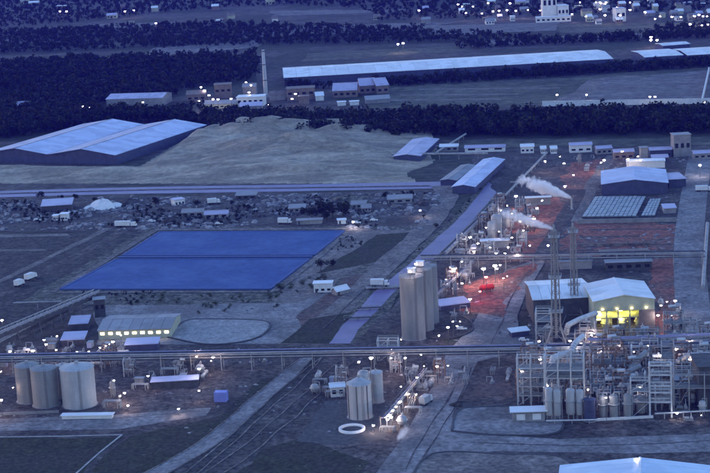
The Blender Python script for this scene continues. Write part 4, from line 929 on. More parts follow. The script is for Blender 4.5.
conveyor('raised conveyor gallery climbing from the left edge to its end tower', (-8, 337), (97, 293), 8, 9)
conveyor('second lower conveyor gallery beside the raised one', (-8, 346), (66, 308), 5, 5, 2.2)
t, P, w = building('end_tower', 'dark blocky tower at the end of the raised conveyor', (95, 318), (106, 317), 5, 8.5, 'flat', 0, 'along', 'wall_dark', 'roof_grey', windows=(2, 4, 6))
low_pipe('pale pipeline running level to the conveyor', [(14, 309), (62, 307.5)], .4, 3, 'pipe_pale')
building('lit_hall', 'low pale-roofed hall with a row of lit windows below the pond', (99, 340), (171, 338), 24, 4.2, 'gable', 1.6, 'along', 'wall_cream', 'roof_grey', windows=(9, 2.3, 3.3), wmat='window_lit', wsize=1.7)  # yellow-green glow on the wall is painted into its colour
building('low_shed', 'small dark shed left of the lit hall', (70, 332), (88, 331), 10, 3.5, 'mono', 1, 'along', 'wall_dark', 'roof_lilac')
building('low_shed', 'lilac lean-to roof left of the lit hall', (62, 347), (84, 346), 9, 3, 'mono', 1, 'along', 'wall_dark', 'roof_lilac')
building('low_shed', 'lilac shed in front of the lit hall', (126, 352), (158, 350.5), 7, 3, 'mono', .8, 'along', 'wall_blue', 'roof_lilac')

# pale tanks left foreground
K = S(46, 405)
tank('storage_tank', 'pale storage tank farthest left in the foreground row', 30, 401, 12*K, HT(30, 402, 36), 'tank_grey')
tank('storage_tank', 'pale storage tank second from the left edge', 46.5, 405, 12.6*K, HT(46, 405, 37), 'tank_grey')
tank('storage_tank', 'widest pale storage tank, right of the foreground row', 80, 405, 16.5*K, HT(80, 405, 38), 'tank_white')
tank('storage_tank', 'slim pale storage tank half hidden behind the widest one', 65, 398, 6.2*K, HT(65, 398, 33), 'tank_white')
building('bund_shed', 'long low white shed in front of the widest pale tank', (62, 420), (112, 419.3), 2.6, 1.6, 'flat', 0, 'along', 'wall_white', 'roof_white')
wall_thing('low pale bund wall in front of the left pale tanks', (-12, 416.5), (58, 413.5), 1.0, .4, 'wall_grey')
def container(label, px, py, ang, m, L=6.06, H=2.6, Wd=2.44, k=1.0):
    c = G(px, py); t = thing('container', c, label, 'container'); b = MB(); b.box((c.x, c.y, H/2*k + .1), (L*k, Wd*k, H*k), ang); part('body', b, m, t)
    u = Vector((math.cos(ang), math.sin(ang), 0)); v = Vector((-u.y, u.x, 0))
    for i in range(12):
        g_ = MB(); q = c + u*L*k*(-.44 + .08*i) - v*(Wd*k/2 + .04); g_.box((q.x, q.y, H*k/2 + .1), (.12, .08, H*k*.86), ang); part('rib', g_, m, t)
    for i in (-1, 1):
        for j in (-1, 1): q = c + u*L*k/2*i + v*Wd*k/2*j; g_ = MB(); g_.box((q.x, q.y, H*k/2+.1), (.25, .25, H*k+.15), ang); part('corner_post', g_, m, t)
container('bright lilac-blue container on the floor left of the diagonal road', 221.5, 401.5, GA, 'blue_paint', L=4.6, H=4.0, Wd=3.0)
building('open_bay', 'pale framed loading bay under the pipe rack at left', (152, 390), (198, 387.5), 6, 3.2, 'flat', 0, 'along', 'wall_dark', 'roof_lilac')
# central silos
K = S(414, 339)
for (px, py), rr, h, lab in (((414, 338), 12, 62, 'nearest of the tall grey silos beside the canal'), ((423, 330), 11.5, 61, 'middle one of the tall grey silos beside the canal'), ((430, 323), 9.5, 57, 'farthest of the tall grey silos beside the canal')):
    tank('silo', lab, px, py, rr*K, HT(px, py, h), 'tank_grey', cone=.1, rings=0, cat='silo')
def top_house(label, px, py, z, w, d, h, m='wall_white'):
    c = G(px, py); mb = MB(); t = thing('silo_headhouse', c + Vector((0, 0, z)), label, 'headhouse'); mb.box((c.x, c.y, z + h/2 + .4), (w, d, h), GA); part('housing', mb, m, t)
    r_ = MB(); r_.box((c.x, c.y, z + h + .5), (w*1.15, d*1.15, .2), GA); part('roof', r_, 'roof_white', t)
    lg = MB()
    for i in (-1, 1):
        for j in (-1, 1): lg.beam((c.x + i*w*.4, c.y + j*d*.4, z), (c.x + i*w*.4, c.y + j*d*.4, z + .5), .2)
    part('feet', lg, 'steel_dark', t)
zt = HT(414, 338, 62)
top_house('white housing on top of the nearest grey silo', 414.5, 338, zt + 1.0, 3.2, 2.4, 1.8); top_house('white housing on top of the middle grey silo', 423, 330, zt + 1.0, 3.2, 2.4, 1.8)
# small ribbed silo and neighbour
K = S(360, 418)
tank('ribbed_silo', 'small white silo with dark ribs, in front', 360.5, 417, 12.2*K, HT(360, 417, 34), 'tank_white', cone=.25, ribs=7, rings=1, cat='silo')
tank('ribbed_silo', 'slimmer white silo behind the small ribbed one', 377, 402, 7*K, HT(377, 402, 30), 'tank_white', cone=.12, rings=2, cat='silo', ladder=False)
vessel('grey hopper vessel crowning the gap behind the ribbed silo', G(365, 406), 6*K, HT(365, 406, 36), 'steel_grey')
c = G(352, 430.5); rg = MB(); rg.ring((c.x, c.y, 0), 13*K, .9, 1.1, 28); solo('bund_ring', rg, 'wall_white', c, 'low white ring wall in front of the small ribbed silo', 'ring wall')
building('ribbed_shed', 'pale plant hut left of the small ribbed silo', (331, 398), (345, 397), 4, 4.2, 'gable', .8, 'along', 'wall_white', 'roof_white', windows=(2, 1.5, 3))
steel_frame('pale stair frame left of the tall grey silos', 378, 362, 2, 1, 4.2, 4, [3, 6, 9], 'steel_white', col=.35)

# pipe racks
pipe_rack('long near pipe rack crossing the whole plant', (-14, 373), (722, 361), 7.0, 5.0, 5, 12.5)
pipe_rack('farther pipe rack crossing behind the grey silos', (424, 269.5), (702, 265.5), 6.5, 3.6, 4, 13)
pipe_rack('pipe rack running away beside the canal', (444, 262), (500, 207), 5, 3.0, 4, 11)
pipe_rack('short pipe rack running away beside the centre lamps', (384, 428), (424, 380), 4.0, 2.4, 3, 7, two_tier=False)
pipe_rack('lilac pipe rack behind the right process frames', (592, 362), (712, 357), 9, 3.2, 4, 10, pm=('pipe_lilac', 'pipe_pale'))
pipe_rack('short pipe rack left of the red-lit yard', (436, 303), (474, 268), 4, 2.4, 3, 9, two_tier=False)

# white-roofed halls on the right
t, P, w = building('white_hall', 'white-roofed hall behind the lattice towers', (534, 326), (592, 323), 32, 11.5, 'gable', 2.0, 'along', 'wall_dark', 'roof_white')
t, P, w = building('open_hall', 'white-roofed open hall glowing yellow inside', (594.5, 334), (655, 331), 29, 14, 'gable', 2.2, 'across', 'wall_cream', 'roof_white', open_front=True)  # lit inside
fl_ = MB(); fl_.hexa([P(.5, .6, 6.2), P(w-.5, .6, 6.2), P(w-.5, 28, 6.2), P(.5, 28, 6.2), P(.5, .6, 6.6), P(w-.5, .6, 6.6), P(w-.5, 28, 6.6), P(.5, 28, 6.6)]); part('upper_floor', fl_, 'wall_cream', t)
for i in range(6): q = MB(); q.beam(P(w*i/5*.96 + .4, .5, 0), P(w*i/5*.96 + .4, .5, 13.8), .5); part('column', q, 'steel_grey', t)
fs = MB(); fs.hexa([P(0, -.1, 9.6), P(w, -.1, 9.6), P(w, .2, 9.6), P(0, .2, 9.6), P(0, -.1, 14), P(w, -.1, 14), P(w, .2, 14), P(0, .2, 14)]); fs.add([P(0, -.1, 14), P(w, -.1, 14), P(w/2, -.1, 16.1), P(0, .2, 14), P(w, .2, 14), P(w/2, .2, 16.1)], [(0, 1, 2), (5, 4, 3), (1, 4, 5, 2), (2, 5, 3, 0)]); part('fascia', fs, 'wall_cream', t)
fs = MB(); fs.hexa([P(w*.74, -.08, 0), P(w, -.08, 0), P(w, .18, 0), P(w*.74, .18, 0), P(w*.74, -.08, 9.6), P(w, -.08, 9.6), P(w, .18, 9.6), P(w*.74, .18, 9.6)]); part('side_wall', fs, 'wall_brown', t)
for i in range(4):
    q = MB(); q.box(tuple(P(w*(.14 + .24*i), -.5, 10.6)), (.8, .4, .3)); part('wall_lamp', q, 'window_lit', t)
for i in range(4):
    for z in (5.4, 8.9): q = MB(); q.box(tuple(P(w*(i+.5)/5.6, 3.0 + (i % 2)*4, z)), (1.6, .8, .3)); part('ceiling_lamp', q, 'lamp_yellow', t)
for i in range(3):
    cc = P(w*(.22 + .28*i), 5, 0); vessel('yellow-lit vessel inside the open hall, ' + ('left of three', 'middle of three', 'right of three')[i], cc, 1.9, 5.4, 'tank_white')
building('hall_annex', 'grey low annex behind the white-roofed halls', (560, 270), (592, 269), 9, 4, 'flat', 0, 'along', 'wall_grey', 'roof_grey')
building('hall_annex', 'dark low annex behind the open hall', (606, 271.5), (652, 270), 6, 4.2, 'flat', 0, 'along', 'wall_dark', 'roof_grey', windows=(5, 1.5, 3))
# lattice towers
def lattice(label, px, py, dpx, w0, w1, splay, plats, ang=GA):
    c = G(px, py); h = HT(px, py, dpx); t = thing('lattice_tower', c, label, 'tower'); u = Vector((math.cos(ang), math.sin(ang), 0)); v = Vector((-u.y, u.x, 0)); Z = Vector((0, 0, 1))
    def wd(z): s = h*.2; return splay + (w0-splay)*z/s if z < s else w0 + (w1-w0)*(z-s)/(h-s)
    cr = lambda i, j, z: c + u*i*wd(z)/2 + v*j*wd(z)/2 + Z*z
    zs = [0, h*.1, h*.2] + [h*(.2 + .8*k/11) for k in range(1, 12)]
    for i, j in ((-1, -1), (1, -1), (1, 1), (-1, 1)):
        m = MB()
        for k in range(len(zs)-1): m.beam(cr(i, j, zs[k]), cr(i, j, zs[k+1]), .32)
        part('leg', m, 'tank_grey', t)
    for side in range(4):
        m = MB(); p = [(-1, -1), (1, -1), (1, 1), (-1, 1)][side]; q = [(1, -1), (1, 1), (-1, 1), (-1, -1)][side]
        for k in range(1, len(zs)-1):
            m.beam(cr(*p, zs[k]), cr(*q, zs[k+1]), .14); m.beam(cr(*q, zs[k]), cr(*p, zs[k+1]), .14); m.beam(cr(*p, zs[k]), cr(*q, zs[k]), .16)
        part('bracing', m, 'tank_grey', t)
    st = MB(); st.lathe(c, [(.5, h*.12), (.5, h*.98), (.42, h*1.05), (.36, h*1.05)], 12); part('stack', st, 'tank_grey', t)
    for f in plats:
        m = MB(); z = h*f; ww = wd(z) + 2.2; m.box((c.x, c.y, z), (ww, ww, .2), ang); po = part('platform', m, 'steel_grey', t); r_ = MB()
        for a_, b_ in (((-1, -1), (1, -1)), ((1, -1), (1, 1)), ((1, 1), (-1, 1)), ((-1, 1), (-1, -1))):
            for zz in (.6, 1.1): r_.beam(c + u*a_[0]*ww/2 + v*a_[1]*ww/2 + Z*(z+zz), c + u*b_[0]*ww/2 + v*b_[1]*ww/2 + Z*(z+zz), .09)
        part('railing', r_, 'steel_grey', po)
lattice('nearer lattice tower with splayed legs at the right', 557, 352, 120, 3.6, 2.1, 11.5, (.34, .62, .95))
lattice('farther lattice tower with splayed legs behind the near one', 575, 322, 94, 3.2, 1.9, 10.5, (.4, .95))
# warehouse, plots and tower block at upper right
building('warehouse', 'blue-white gabled warehouse at the upper right', (602, 195.5), (668, 194), 42, 6.5, 'gable', 2.4, 'across', 'wall_blue', 'roof_blue')
building('warehouse_annex', 'lilac annex at the right of the blue-white warehouse', (669, 188), (686, 187), 20, 5, 'flat', 0, 'along', 'wall_blue', 'roof_lilac')
building('long_canopy', 'thin bright white roof behind the warehouse', (627, 169), (665, 168), 9, 4.5, 'flat', 0, 'along', 'wall_white', 'roof_white')
building('tower_block', 'grey square tower at the foot of the tree belt, right', (674, 157.5), (691, 156.5), 9, HT(680, 157, 22), 'flat', 0, 'along', 'wall_grey', 'roof_grey', windows=(3, 6, 9))
building('tower_block', 'slim grey tower left of the square one', (641, 163), (648, 162.6), 5, HT(645, 163, 15), 'flat', 0, 'along', 'wall_grey', 'roof_grey')
BK = [((521, 153.5), (534, 153), 4.5, 'white hut at the head of the slanting pipeline', 'wall_white'), ((541, 154), (546, 153.8), 3.5, 'small white hut right of the pipeline head', 'wall_white'), ((551, 154), (557, 153.7), 3.5, 'second small white hut right of the pipeline head', 'wall_white'), ((570, 153), (592, 152), 5, 'long pale hut under the tree belt', 'wall_white'), ((597, 155), (612, 154), 4, 'grey hut right of the long pale hut', 'wall_grey'), ((614, 160), (634, 159), 5, 'dull hut beside the slim grey tower', 'wall_brown'), ((650, 158), (672, 157), 5, 'lilac hut between the two grey towers', 'wall_blue'), ((652, 164), (668, 163.4), 4, 'lilac hut in front of the grey towers', 'wall_blue'), ((694, 160), (712, 159), 4, 'hut right of the square grey tower', 'wall_grey'), ((465, 152.5), (505, 151.5), 3, 'long pale low hut behind the canal hall', 'wall_white'), ((440, 152), (458, 151.5), 3.5, 'pale hut behind the level white pipeline', 'wall_grey')]
for fl, fr, h, lab, wm in BK: building('hut', lab, fl, fr, 6, h, 'gable', 1.2, 'along', wm, 'roof_lilac' if 'white' not in lab else 'roof_white', windows=(3, 1.4, 2.6))
# slatted cell field
def cells(label, q, nx, ny, m, z=1.6):
    P4 = [G(*p) for p in q]; t = thing('cell_field', P4[0], label, 'cell field'); A, B_, C, D = P4
    pt = lambda u, v: A.lerp(B_, u).lerp(D.lerp(C, u), v)
    b = MB(); b.hexa([*(p + Vector((0, 0, .01)) for p in P4), *(p + Vector((0, 0, z-.5)) for p in P4)]); part('plinth', b, 'wall_dark', t)
    for i in range(nx):
        for j in range(ny):
            e = .08; c4 = [pt((i+e)/nx, (j+e)/ny), pt((i+1-e)/nx, (j+e)/ny), pt((i+1-e)/nx, (j+1-e)/ny), pt((i+e)/nx, (j+1-e)/ny)]; zz = z + random.uniform(-.12, .12)
            mb = MB(); mb.hexa([p + Vector((0, 0, z-.6)) for p in c4] + [p + Vector((0, 0, zz)) for p in c4]); part('cell', mb, m, t)
cells('grey slatted cell field in front of the warehouse', [(582, 219), (636, 218.4), (646, 198.5), (595, 199)], 12, 9, 'cell_grey')
cells('small grey cell field right of the slatted one', [(641, 218), (655, 217.6), (661, 201), (650, 201.3)], 4, 7, 'cell_grey')
building('shed', 'small shed right of the slatted cell field', (664, 214), (676, 213.5), 8, 3, 'mono', .8, 'along', 'wall_grey', 'roof_lilac')
wall_thing('long dark wall below the slatted cell field', (578, 224), (676, 222), 2.2, .5, 'wall_grey')
wall_thing('low pale wall across the red earth yard', (580, 247), (650, 246), 1.4, .5, 'dirt_pale')
building('container_row', 'row of dark containers between far rack and red yard', (600, 258), (648, 256.5), 4, 3, 'flat', 0, 'along', 'wall_brown', 'roof_brown', windows=(6, .8, 2.2))

# ------------------------------------------------------------------ right foreground process unit
K = S(560, 412)
steel_frame('tall white steel frame at the left of the process unit', 518, 406, 2, 1, 4.9, 4.5, [4, 7.5, 11, 14.5, 18.5], 'steel_white', col=.42)
building('control_hut', 'white hut with two windows painted as lit under the tall white frame', (513, 423), (545, 422), 4.5, 4.2, 'flat', 0, 'along', 'wall_grey', 'roof_white', over=1.0, windows=(2, 1.0, 3.2), wmat='wall_white', wsize=3)  # panes are plain white paint standing in for window light
VN = [(549.5, 421, 3.4, 34, 'first'), (557.5, 421, 3.4, 32, 'second'), (571, 420, 4.0, 32, 'third'), (580, 420, 3.4, 31, 'fourth')]
for px, py, rr, hh, o in VN: vessel(f'{o} upright grey vessel from the left in the front row', G(px, py), rr*K*1.12, HT(px, py, hh), 'tank_white')
steel_frame('white steel frame standing above the front vessels', 546, 414, 3, 2, 4.6, 4.2, [13.5, 16.5, 21.0], 'steel_white', col=.4)
VB = [(603, 419, 3.2, 24, 'left'), (614, 419, 4.3, 25, 'middle'), (627.5, 418.5, 4.0, 25, 'right')]
for px, py, rr, hh, o in VB: vessel(f'{o} of the three shorter vessels in the front row', G(px, py), rr*K, HT(px, py, hh), 'tank_grey', legs=False)
tank('dark_tank', 'dark blue tank between the tall and short front vessels', 590, 421, 5.6*K, HT(590, 421, 22), 'wall_blue', ladder=False, rings=1)
vessel('broad squat vessel behind the white ladder frame', G(641, 414), 4.6*K, HT(641, 414, 20), 'tank_grey', legs=False)
low_pipe('pale pipe run in front of the tall front vessels', [(546, 425), (598, 424)], .3, 1.6, 'steel_white', post=5)
low_pipe('pale pipe run before the right edge modules', [(655, 420), (712, 417)], .3, 2.4, 'steel_white', post=6)
wall_thing('low white wall before the short front vessels', (598, 421.5), (652, 418.5), .9, .5, 'wall_white')
steel_frame('white steel frame joining the short vessels', 631, 418, 1, 1, 6.6, 4, [6, 10, 14.0], 'steel_white', col=.42)
steel_frame('tall white ladder-like frame at the right of the unit', 650, 418, 1, 1, 7.6, 4, [6, 9.5, 12, 16, 19.5], 'steel_white', col=.6, beam=.5, brace=False, deck=False)
steel_frame('grey upper frame right of the white ladder-like frame', 662, 382, 1, 2, 4.6, 4, [5, 9.5, 14], 'steel_grey')
steel_frame('wide grey platform frame at the right edge', 674, 412, 3, 1, 5.4, 6, [9, 14.0], 'steel_grey', col=.36)
steel_frame('grey frame among the pipes behind the front vessels', 592, 388, 3, 2, 4.4, 4.4, [5, 9, 13.5], 'steel_rust')
steel_frame('grey frame below the open yellow hall', 604, 352, 4, 1, 5.4, 4, [4.5, 8.5], 'steel_grey')
steel_frame('grey frame between the two lattice towers', 536, 345, 1, 2, 6.4, 4, [5, 10, 13.5], 'steel_white')
steel_frame('grey frame under the farther lattice tower', 575, 352, 3, 1, 4.4, 4, [4, 8], 'steel_grey')
steel_frame('slim tall grey frame right of the open hall', 664, 345, 2, 1, 4.2, 4, [5, 9, 13], 'steel_grey')
building('dark_hall', 'dark hall cut by the right picture edge', (699, 410), (725, 409), 16, 16, 'flat', 0, 'along', 'wall_dark', 'wall_dark')
building('dark_hall', 'low dark block under the platform at the right edge', (676, 396), (697, 395), 7, 6, 'flat', 0, 'along', 'wall_dark', 'roof_grey')
# large bent white ducts by the towers
def duct(label, pts, r, m='steel_white'):
    P = [G(px, py, z) for px, py, z in pts]; b = Vector((P[0].x, P[0].y, 0)); t = thing('duct', b, label, 'duct'); d = MB(); d.tube(P, r, 12); part('duct_run', d, m, t)
    for i, p in enumerate(P[1:-1]):
        e = MB(); e.lathe((p.x, p.y, p.z - r), [(.01, 0), (r*.75, r*.3), (r*1.04, r), (r*.75, r*1.7), (.01, r*2)], 10); part('elbow', e, m, t)
    for p in (P[0], P[-1]): s = MB(); s.beam((p.x, p.y, 0), (p.x, p.y, p.z), .35); part('support', s, 'steel_grey', t)
    for k in range(1, 4):
        q = P[0].lerp(P[1], k/4); f = MB(); dd = (P[1]-P[0]).normalized()*.15; f.cyl(q - dd, q + dd, r*1.15, n=12); part('flange', f, 'steel_grey', t)
duct('bent white duct left of the open hall', [(566, 334, 6), (568, 325, 10), (580, 319, 10), (596, 313, 10)], 1.1)
duct('bent white duct below the lattice towers', [(551, 372, 6), (553, 358, 11), (563, 354, 11), (575, 352, 11)], 1.2)
duct('short white duct beside the near tower', [(571, 352, 12), (575, 343, 14), (583, 336, 14)], 1.1)
duct('slanting pale duct behind the white ladder-like frame', [(628, 385, 6), (634, 362, 10), (646, 352, 12)], 1.0, 'tank_grey')
duct('second slanting pale duct left of the first', [(622, 388, 5), (627, 372, 9), (640, 366, 10)], .9, 'tank_grey')
duct('pale level duct at the right edge', [(676, 362, 7), (690, 355, 9), (716, 354, 9)], .9, 'tank_white')
# bright roof at the bottom edge
def near_roof():
    z = 10; L_, T, Rr = G(572, 471.5, z), G(640, 459.5, z+2.6), G(716, 464, z); b = -BX; u = AX; Z = Vector((0, 0, 1))
    half = 24.0; o = Vector((T.x, T.y, 0)); t = thing('near_hall', o + b*25, 'bright blue-white gabled roof at the bottom right edge', 'building')
    A, B_ = o - u*half, o + u*half; w = MB()
    for p, q in ((A, B_), (B_, B_ + b*50), (B_ + b*50, A + b*50), (A + b*50, A)):
        n = (q-p).normalized(); n = Vector((n.y, -n.x, 0))*.3; w.hexa([p, q, q + n, p + n, p + Z*z, q + Z*z, q + n + Z*z, p + n + Z*z])
    w.add([A + Z*z, B_ + Z*z, o + Z*(z+2.6), A + Z*z + b*.3, B_ + Z*z + b*.3, o + Z*(z+2.6) + b*.3], [(0, 1, 2), (5, 4, 3), (1, 4, 5, 2), (2, 5, 3, 0)])
    part('wall', w, 'wall_blue', t)
    for s in (-1, 1):
        e = o + u*half*s*1.04 + Z*(z - .1); rd = o + Z*(z + 2.7); f = [e - b*1, rd - b*1, rd + b*51, e + b*51]
        if s == -1: f = f[::-1]
        sheets([f[3], f[0], f[1], f[2]], 12, 'roof_cyan', t, .3)
    rc = MB(); rc.beam(o + Z*(z + 3.1) - b, o + Z*(z+3.1) + b*51, .7, .2); part('ridge_cap', rc, 'roof_white', t)
near_roof()
# ------------------------------------------------------------------ scattered plant equipment (each its own thing, copies share meshes)
def inside(P, x, y):
    ins = False; k = len(P)-1
    for q in range(len(P)):
        if (P[q].y > y) != (P[k].y > y) and x < (P[k].x-P[q].x)*(y-P[q].y)/(P[k].y-P[q].y) + P[q].x: ins = not ins
        k = q
    return ins
O0 = Vector((0, 0, 0))
TEMPL = {}
def template(kind, v):
    key = (kind, v)
    if key in TEMPL: return copy_tree(TEMPL[key])
    m = ['tank_white', 'tank_grey', 'steel_grey'][v % 3]
    if kind == 'vessel': t = vessel('x', O0, [1.2, .9, 1.6][v % 3], [5, 6.5, 4.2][v % 3], m)
    elif kind == 'drum': t = drum('x', O0, [.9, 1.2, .7][v % 3], [4.5, 5.5, 6.0][v % 3], 0, m)
    elif kind == 'pump_skid': t = skid('x', O0, 0, m, s=[1.0, 1.3, .9][v % 3])
    elif kind == 'pipe_stand':
        t = thing('pipe_stand', O0, 'x', 'pipe stand')
        for k in range(3): p = MB(); y = k*.8 - .8; p.tube([(-3, y, .4), (-3, y, 2.2 + .3*v), (3, y, 2.2 + .3*v), (3, y, .4)], .16, 6); part('pipe', p, 'pipe_pale', t)
        for x in (-2.2, 2.2): f = MB(); f.beam((x, -1.2, 0), (x, -1.2, 2.4 + .3*v), .2); f.beam((x, 1.2, 0), (x, 1.2, 2.4 + .3*v), .2); f.beam((x, -1.2, 1.9 + .3*v), (x, 1.2, 1.9 + .3*v), .2); part('frame', f, m, t)
    elif kind == 'cabinet':
        t = thing('cabinet', O0, 'x', 'cabinet'); b = MB(); b.box((0, 0, 1.3), (3.2, 2.0, 2.3)); part('body', b, ['wall_white', 'wall_grey', 'roof_lilac'][v % 3], t)
        r_ = MB(); r_.box((0, 0, 2.55), (3.6, 2.4, .16)); part('roof', r_, 'roof_grey', t); p = MB(); p.box((0, 0, .08), (3.8, 2.6, .16)); part('plinth', p, 'concrete', t)
        for x in (-.8, .8): d = MB(); d.box((x, -1.03, 1.2), (1.3, .06, 1.8)); part('door', d, 'steel_grey', t)
    TEMPL[key] = t; return t
def module(v):
    key = ('module', v)
    if key in TEMPL: return copy_tree(TEMPL[key])
    rg = random.Random(40 + v); t = thing('process_module', O0, 'x', 'process module'); m = ['steel_white', 'steel_grey', 'steel_rust', 'steel_grey'][v % 4]
    W_, D_ = 7.0, 5.0; lv = [(3.6, 7.0, 10.5), (4.2, 8.0), (3.2, 6.2, 9.2, 12.2), (3.8, 7.2, 10.8)][v % 4]
    for x in (-W_/2, 0, W_/2):
        for y in (-D_/2, D_/2): c = MB(); c.beam((x, y, 0), (x, y, lv[-1] + .1), .32); part('column', c, m, t)
    for z in lv:
        b = MB()
        for y in (-D_/2, D_/2): b.beam((-W_/2-.1, y, z), (W_/2+.1, y, z), .26)
        for x in (-W_/2, 0, W_/2): b.beam((x, -D_/2-.1, z+.01), (x, D_/2+.1, z+.01), .24)
        lb = part('level_beams', b, m, t)
        for y in (-D_/2, D_/2): h_ = MB(); h_.box((0, y, z+1.1), (W_, .09, .1)); part('handrail', h_, m, lb)
        for k in range(2):
            x = rg.uniform(-2.4, 2.4); r = rg.uniform(.45, .8); q = MB()
            if rg.random() < .5: q.cyl((x-1.6, rg.uniform(-1, 1), z + r + .15), (x+1.6, rg.uniform(-1, 1), z + r + .15), r, n=12)
            else: q.lathe((x, rg.uniform(-1.2, 1.2), z + .14), [(.02, 0), (r, .3), (r, 1.9), (r*.5, 2.3), (.02, 2.4)], 12)
            part('small_vessel', q, rg.choice(['tank_white', 'tank_grey', 'steel_white']), t)
    for k in range(7):
        x, y = rg.uniform(-W_/2, W_/2), rg.choice([-D_/2 - .5, D_/2 + .5, -D_/2 - .9]); z1 = rg.choice(lv) + rg.uniform(.5, 1.6); x2 = x + rg.uniform(-3, 3)
        q = MB(); q.tube([(x, y, .3), (x, y, z1), (x2, y, z1), (x2, y*.3, z1 + rg.choice([0, 1.2]))], rg.choice([.12, .18, .28]), 7); part('pipe', q, rg.choice(['pipe_pale', 'pipe_pale', 'pipe_dark', 'steel_white', 'steel_rust']), t)
    st = MB(); a_ = (W_/2 + .7, -D_/2, 0)
    for k in range(len(lv)):
        z0_ = 0 if k == 0 else lv[k-1]; s_ = 1 if k % 2 == 0 else -1; st.beam((W_/2 + .7, -2.2*s_, z0_), (W_/2 + .7, 2.2*s_, lv[k]), .9, .16)
    part('stair', st, 'steel_dark', t)
    TEMPL[key] = t; return t
def modules(pts, where):
    for i, (px, py, v, k) in enumerate(pts):
        t = module(v); t.location = G(px, py); t.rotation_euler.z = GA + (math.pi if i % 3 == 1 else 0); t.scale = (k, k, k)
        t['label'] = ['white', 'grey', 'rusty', 'pale grey'][v % 4] + ' crowded process module ' + where; t['category'] = 'process module'; t['group'] = 'process modules ' + where
NOUN = {'vessel': ('upright {} vessel', 'vessel'), 'drum': ('{} drum on saddles', 'drum'), 'pump_skid': ('{} pump on its base', 'pump'), 'pipe_stand': ('{} pipe stand', 'pipe stand'), 'cabinet': ('{} equipment cabinet', 'cabinet')}
COLR = {'cabinet': ['white', 'grey', 'lilac']}
USED = []
def scatter(px_poly, step, where, seed, kinds=('vessel', 'drum', 'pump_skid', 'pipe_stand', 'cabinet', 'pump_skid', 'pipe_stand'), fill=.7, k=1.0):
    rg = random.Random(seed); P = [G(*p) for p in px_poly]; xs = [p.x for p in P]; ys = [p.y for p in P]; y = min(ys)
    while y < max(ys):
        x = min(xs)
        while x < max(xs):
            qx, qy = x + rg.uniform(-.2, .2)*step, y + rg.uniform(-.2, .2)*step; x += step
            if not inside(P, qx, qy) or rg.random() > fill: continue
            kd = rg.choice(kinds); v = rg.randrange(3); t = template(kd, v)
            t.location = (qx, qy, 0); t.rotation_euler.z = GA + rg.choice([0, math.pi/2]); s = k*rg.uniform(.85, 1.15); t.scale = (s, s, s)
            c = COLR.get(kd, ['white', 'grey', 'dull grey'])[v]
            t['label'] = NOUN[kd][0].format(c) + ' ' + where; t['category'] = NOUN[kd][1]; t['group'] = 'equipment ' + where
        y += step
scatter([(446, 266), (492, 214), (515, 206), (538, 208), (528, 262)], 8.4, 'between the canal and the steam plumes', 1, fill=.62)
scatter([(440, 300), (448, 274), (500, 272), (466, 286), (460, 302)], 7.6, 'left of the red-lit yard', 2, fill=.7)
scatter([(440, 334), (442, 310), (478, 310), (468, 332)], 7.2, 'right of the tall grey silos', 3, fill=.65)
scatter([(402, 392), (404, 376), (516, 372), (512, 384), (440, 388)], 6.0, 'below the near rack, right of centre', 4, fill=.8)
scatter([(300, 396), (318, 378), (346, 376), (336, 398)], 6.4, 'left of the small ribbed silo', 5, fill=.6)
scatter([(386, 432), (402, 396), (420, 384), (428, 386), (408, 424), (398, 432)], 5.2, 'along the row of centre lamps', 6, fill=.7, kinds=('pump_skid', 'pipe_stand', 'vessel'))
scatter([(0, 372), (0, 345), (60, 340), (128, 342), (132, 366), (60, 370)], 8.0, 'behind the pale tanks', 7, fill=.6)
scatter([(100, 408), (104, 382), (150, 380), (146, 398), (120, 414)], 7.5, 'right of the pale tanks', 8, fill=.5)
scatter([(140, 372), (215, 358), (216, 372), (200, 384), (146, 378)], 6.6, 'under the near rack at left', 9, fill=.55)
scatter([(590, 416), (594, 392), (630, 390), (628, 412)], 5.6, 'behind the short front vessels', 10, fill=.7)
scatter([(674, 428), (676, 398), (700, 396), (706, 420)], 6.2, 'under the platform at the right edge', 11, fill=.5)
scatter([(545, 404), (547, 382), (590, 380), (590, 400)], 6.0, 'behind the tall front vessels', 12, fill=.7)
scatter([(540, 360), (545, 334), (600, 340), (710, 338), (710, 352), (600, 358)], 7.4, 'around the foot of the open yellow hall', 13, fill=.6)
scatter([(656, 330), (658, 306), (684, 306), (684, 330)], 7.5, 'right of the open yellow hall', 14, fill=.5)
scatter([(500, 396), (512, 380), (518, 394), (514, 402)], 6, 'left of the tall white frame', 15, fill=.5)
scatter([(470, 372), (474, 366), (516, 364), (514, 372)], 6, 'beneath the near rack beside the white frame', 16, fill=.6)
scatter([(556, 180), (566, 160), (600, 158), (590, 176)], 11, 'left of the blue-white warehouse', 17, fill=.45)
scatter([(228, 374), (236, 362), (300, 358), (296, 370)], 7.5, 'under the near rack by the diagonal road', 18, fill=.4, kinds=('pipe_stand', 'pump_skid'))
modules([(604, 402, 1, 1), (622, 401, 2, .9), (602, 384, 3, 1), (622, 383, 0, .9), (640, 396, 1, .9), (612, 369, 2, 1), (640, 375, 3, 1)], 'behind the short front vessels')
modules([(682, 388, 0, .9), (682, 372, 2, 1), (700, 384, 3, 1), (698, 366, 1, 1)], 'at the right edge')
modules([(556, 397, 3, .95), (578, 396, 1, .95), (534, 388, 1, .9), (530, 373, 2, .9), (590, 372, 0, .9)], 'behind the tall front vessels')
modules([(546, 344, 1, .8), (588, 346, 3, .9), (640, 347, 1, .9), (672, 334, 2, .9), (690, 340, 0, .8), (616, 352, 2, .8)], 'around the open yellow hall')
modules([(470, 262, 1, .8), (490, 258, 3, .7), (484, 232, 2, .8), (512, 222, 1, .7), (522, 246, 0, .7), (506, 246, 3, .7)], 'beside the steam plumes')
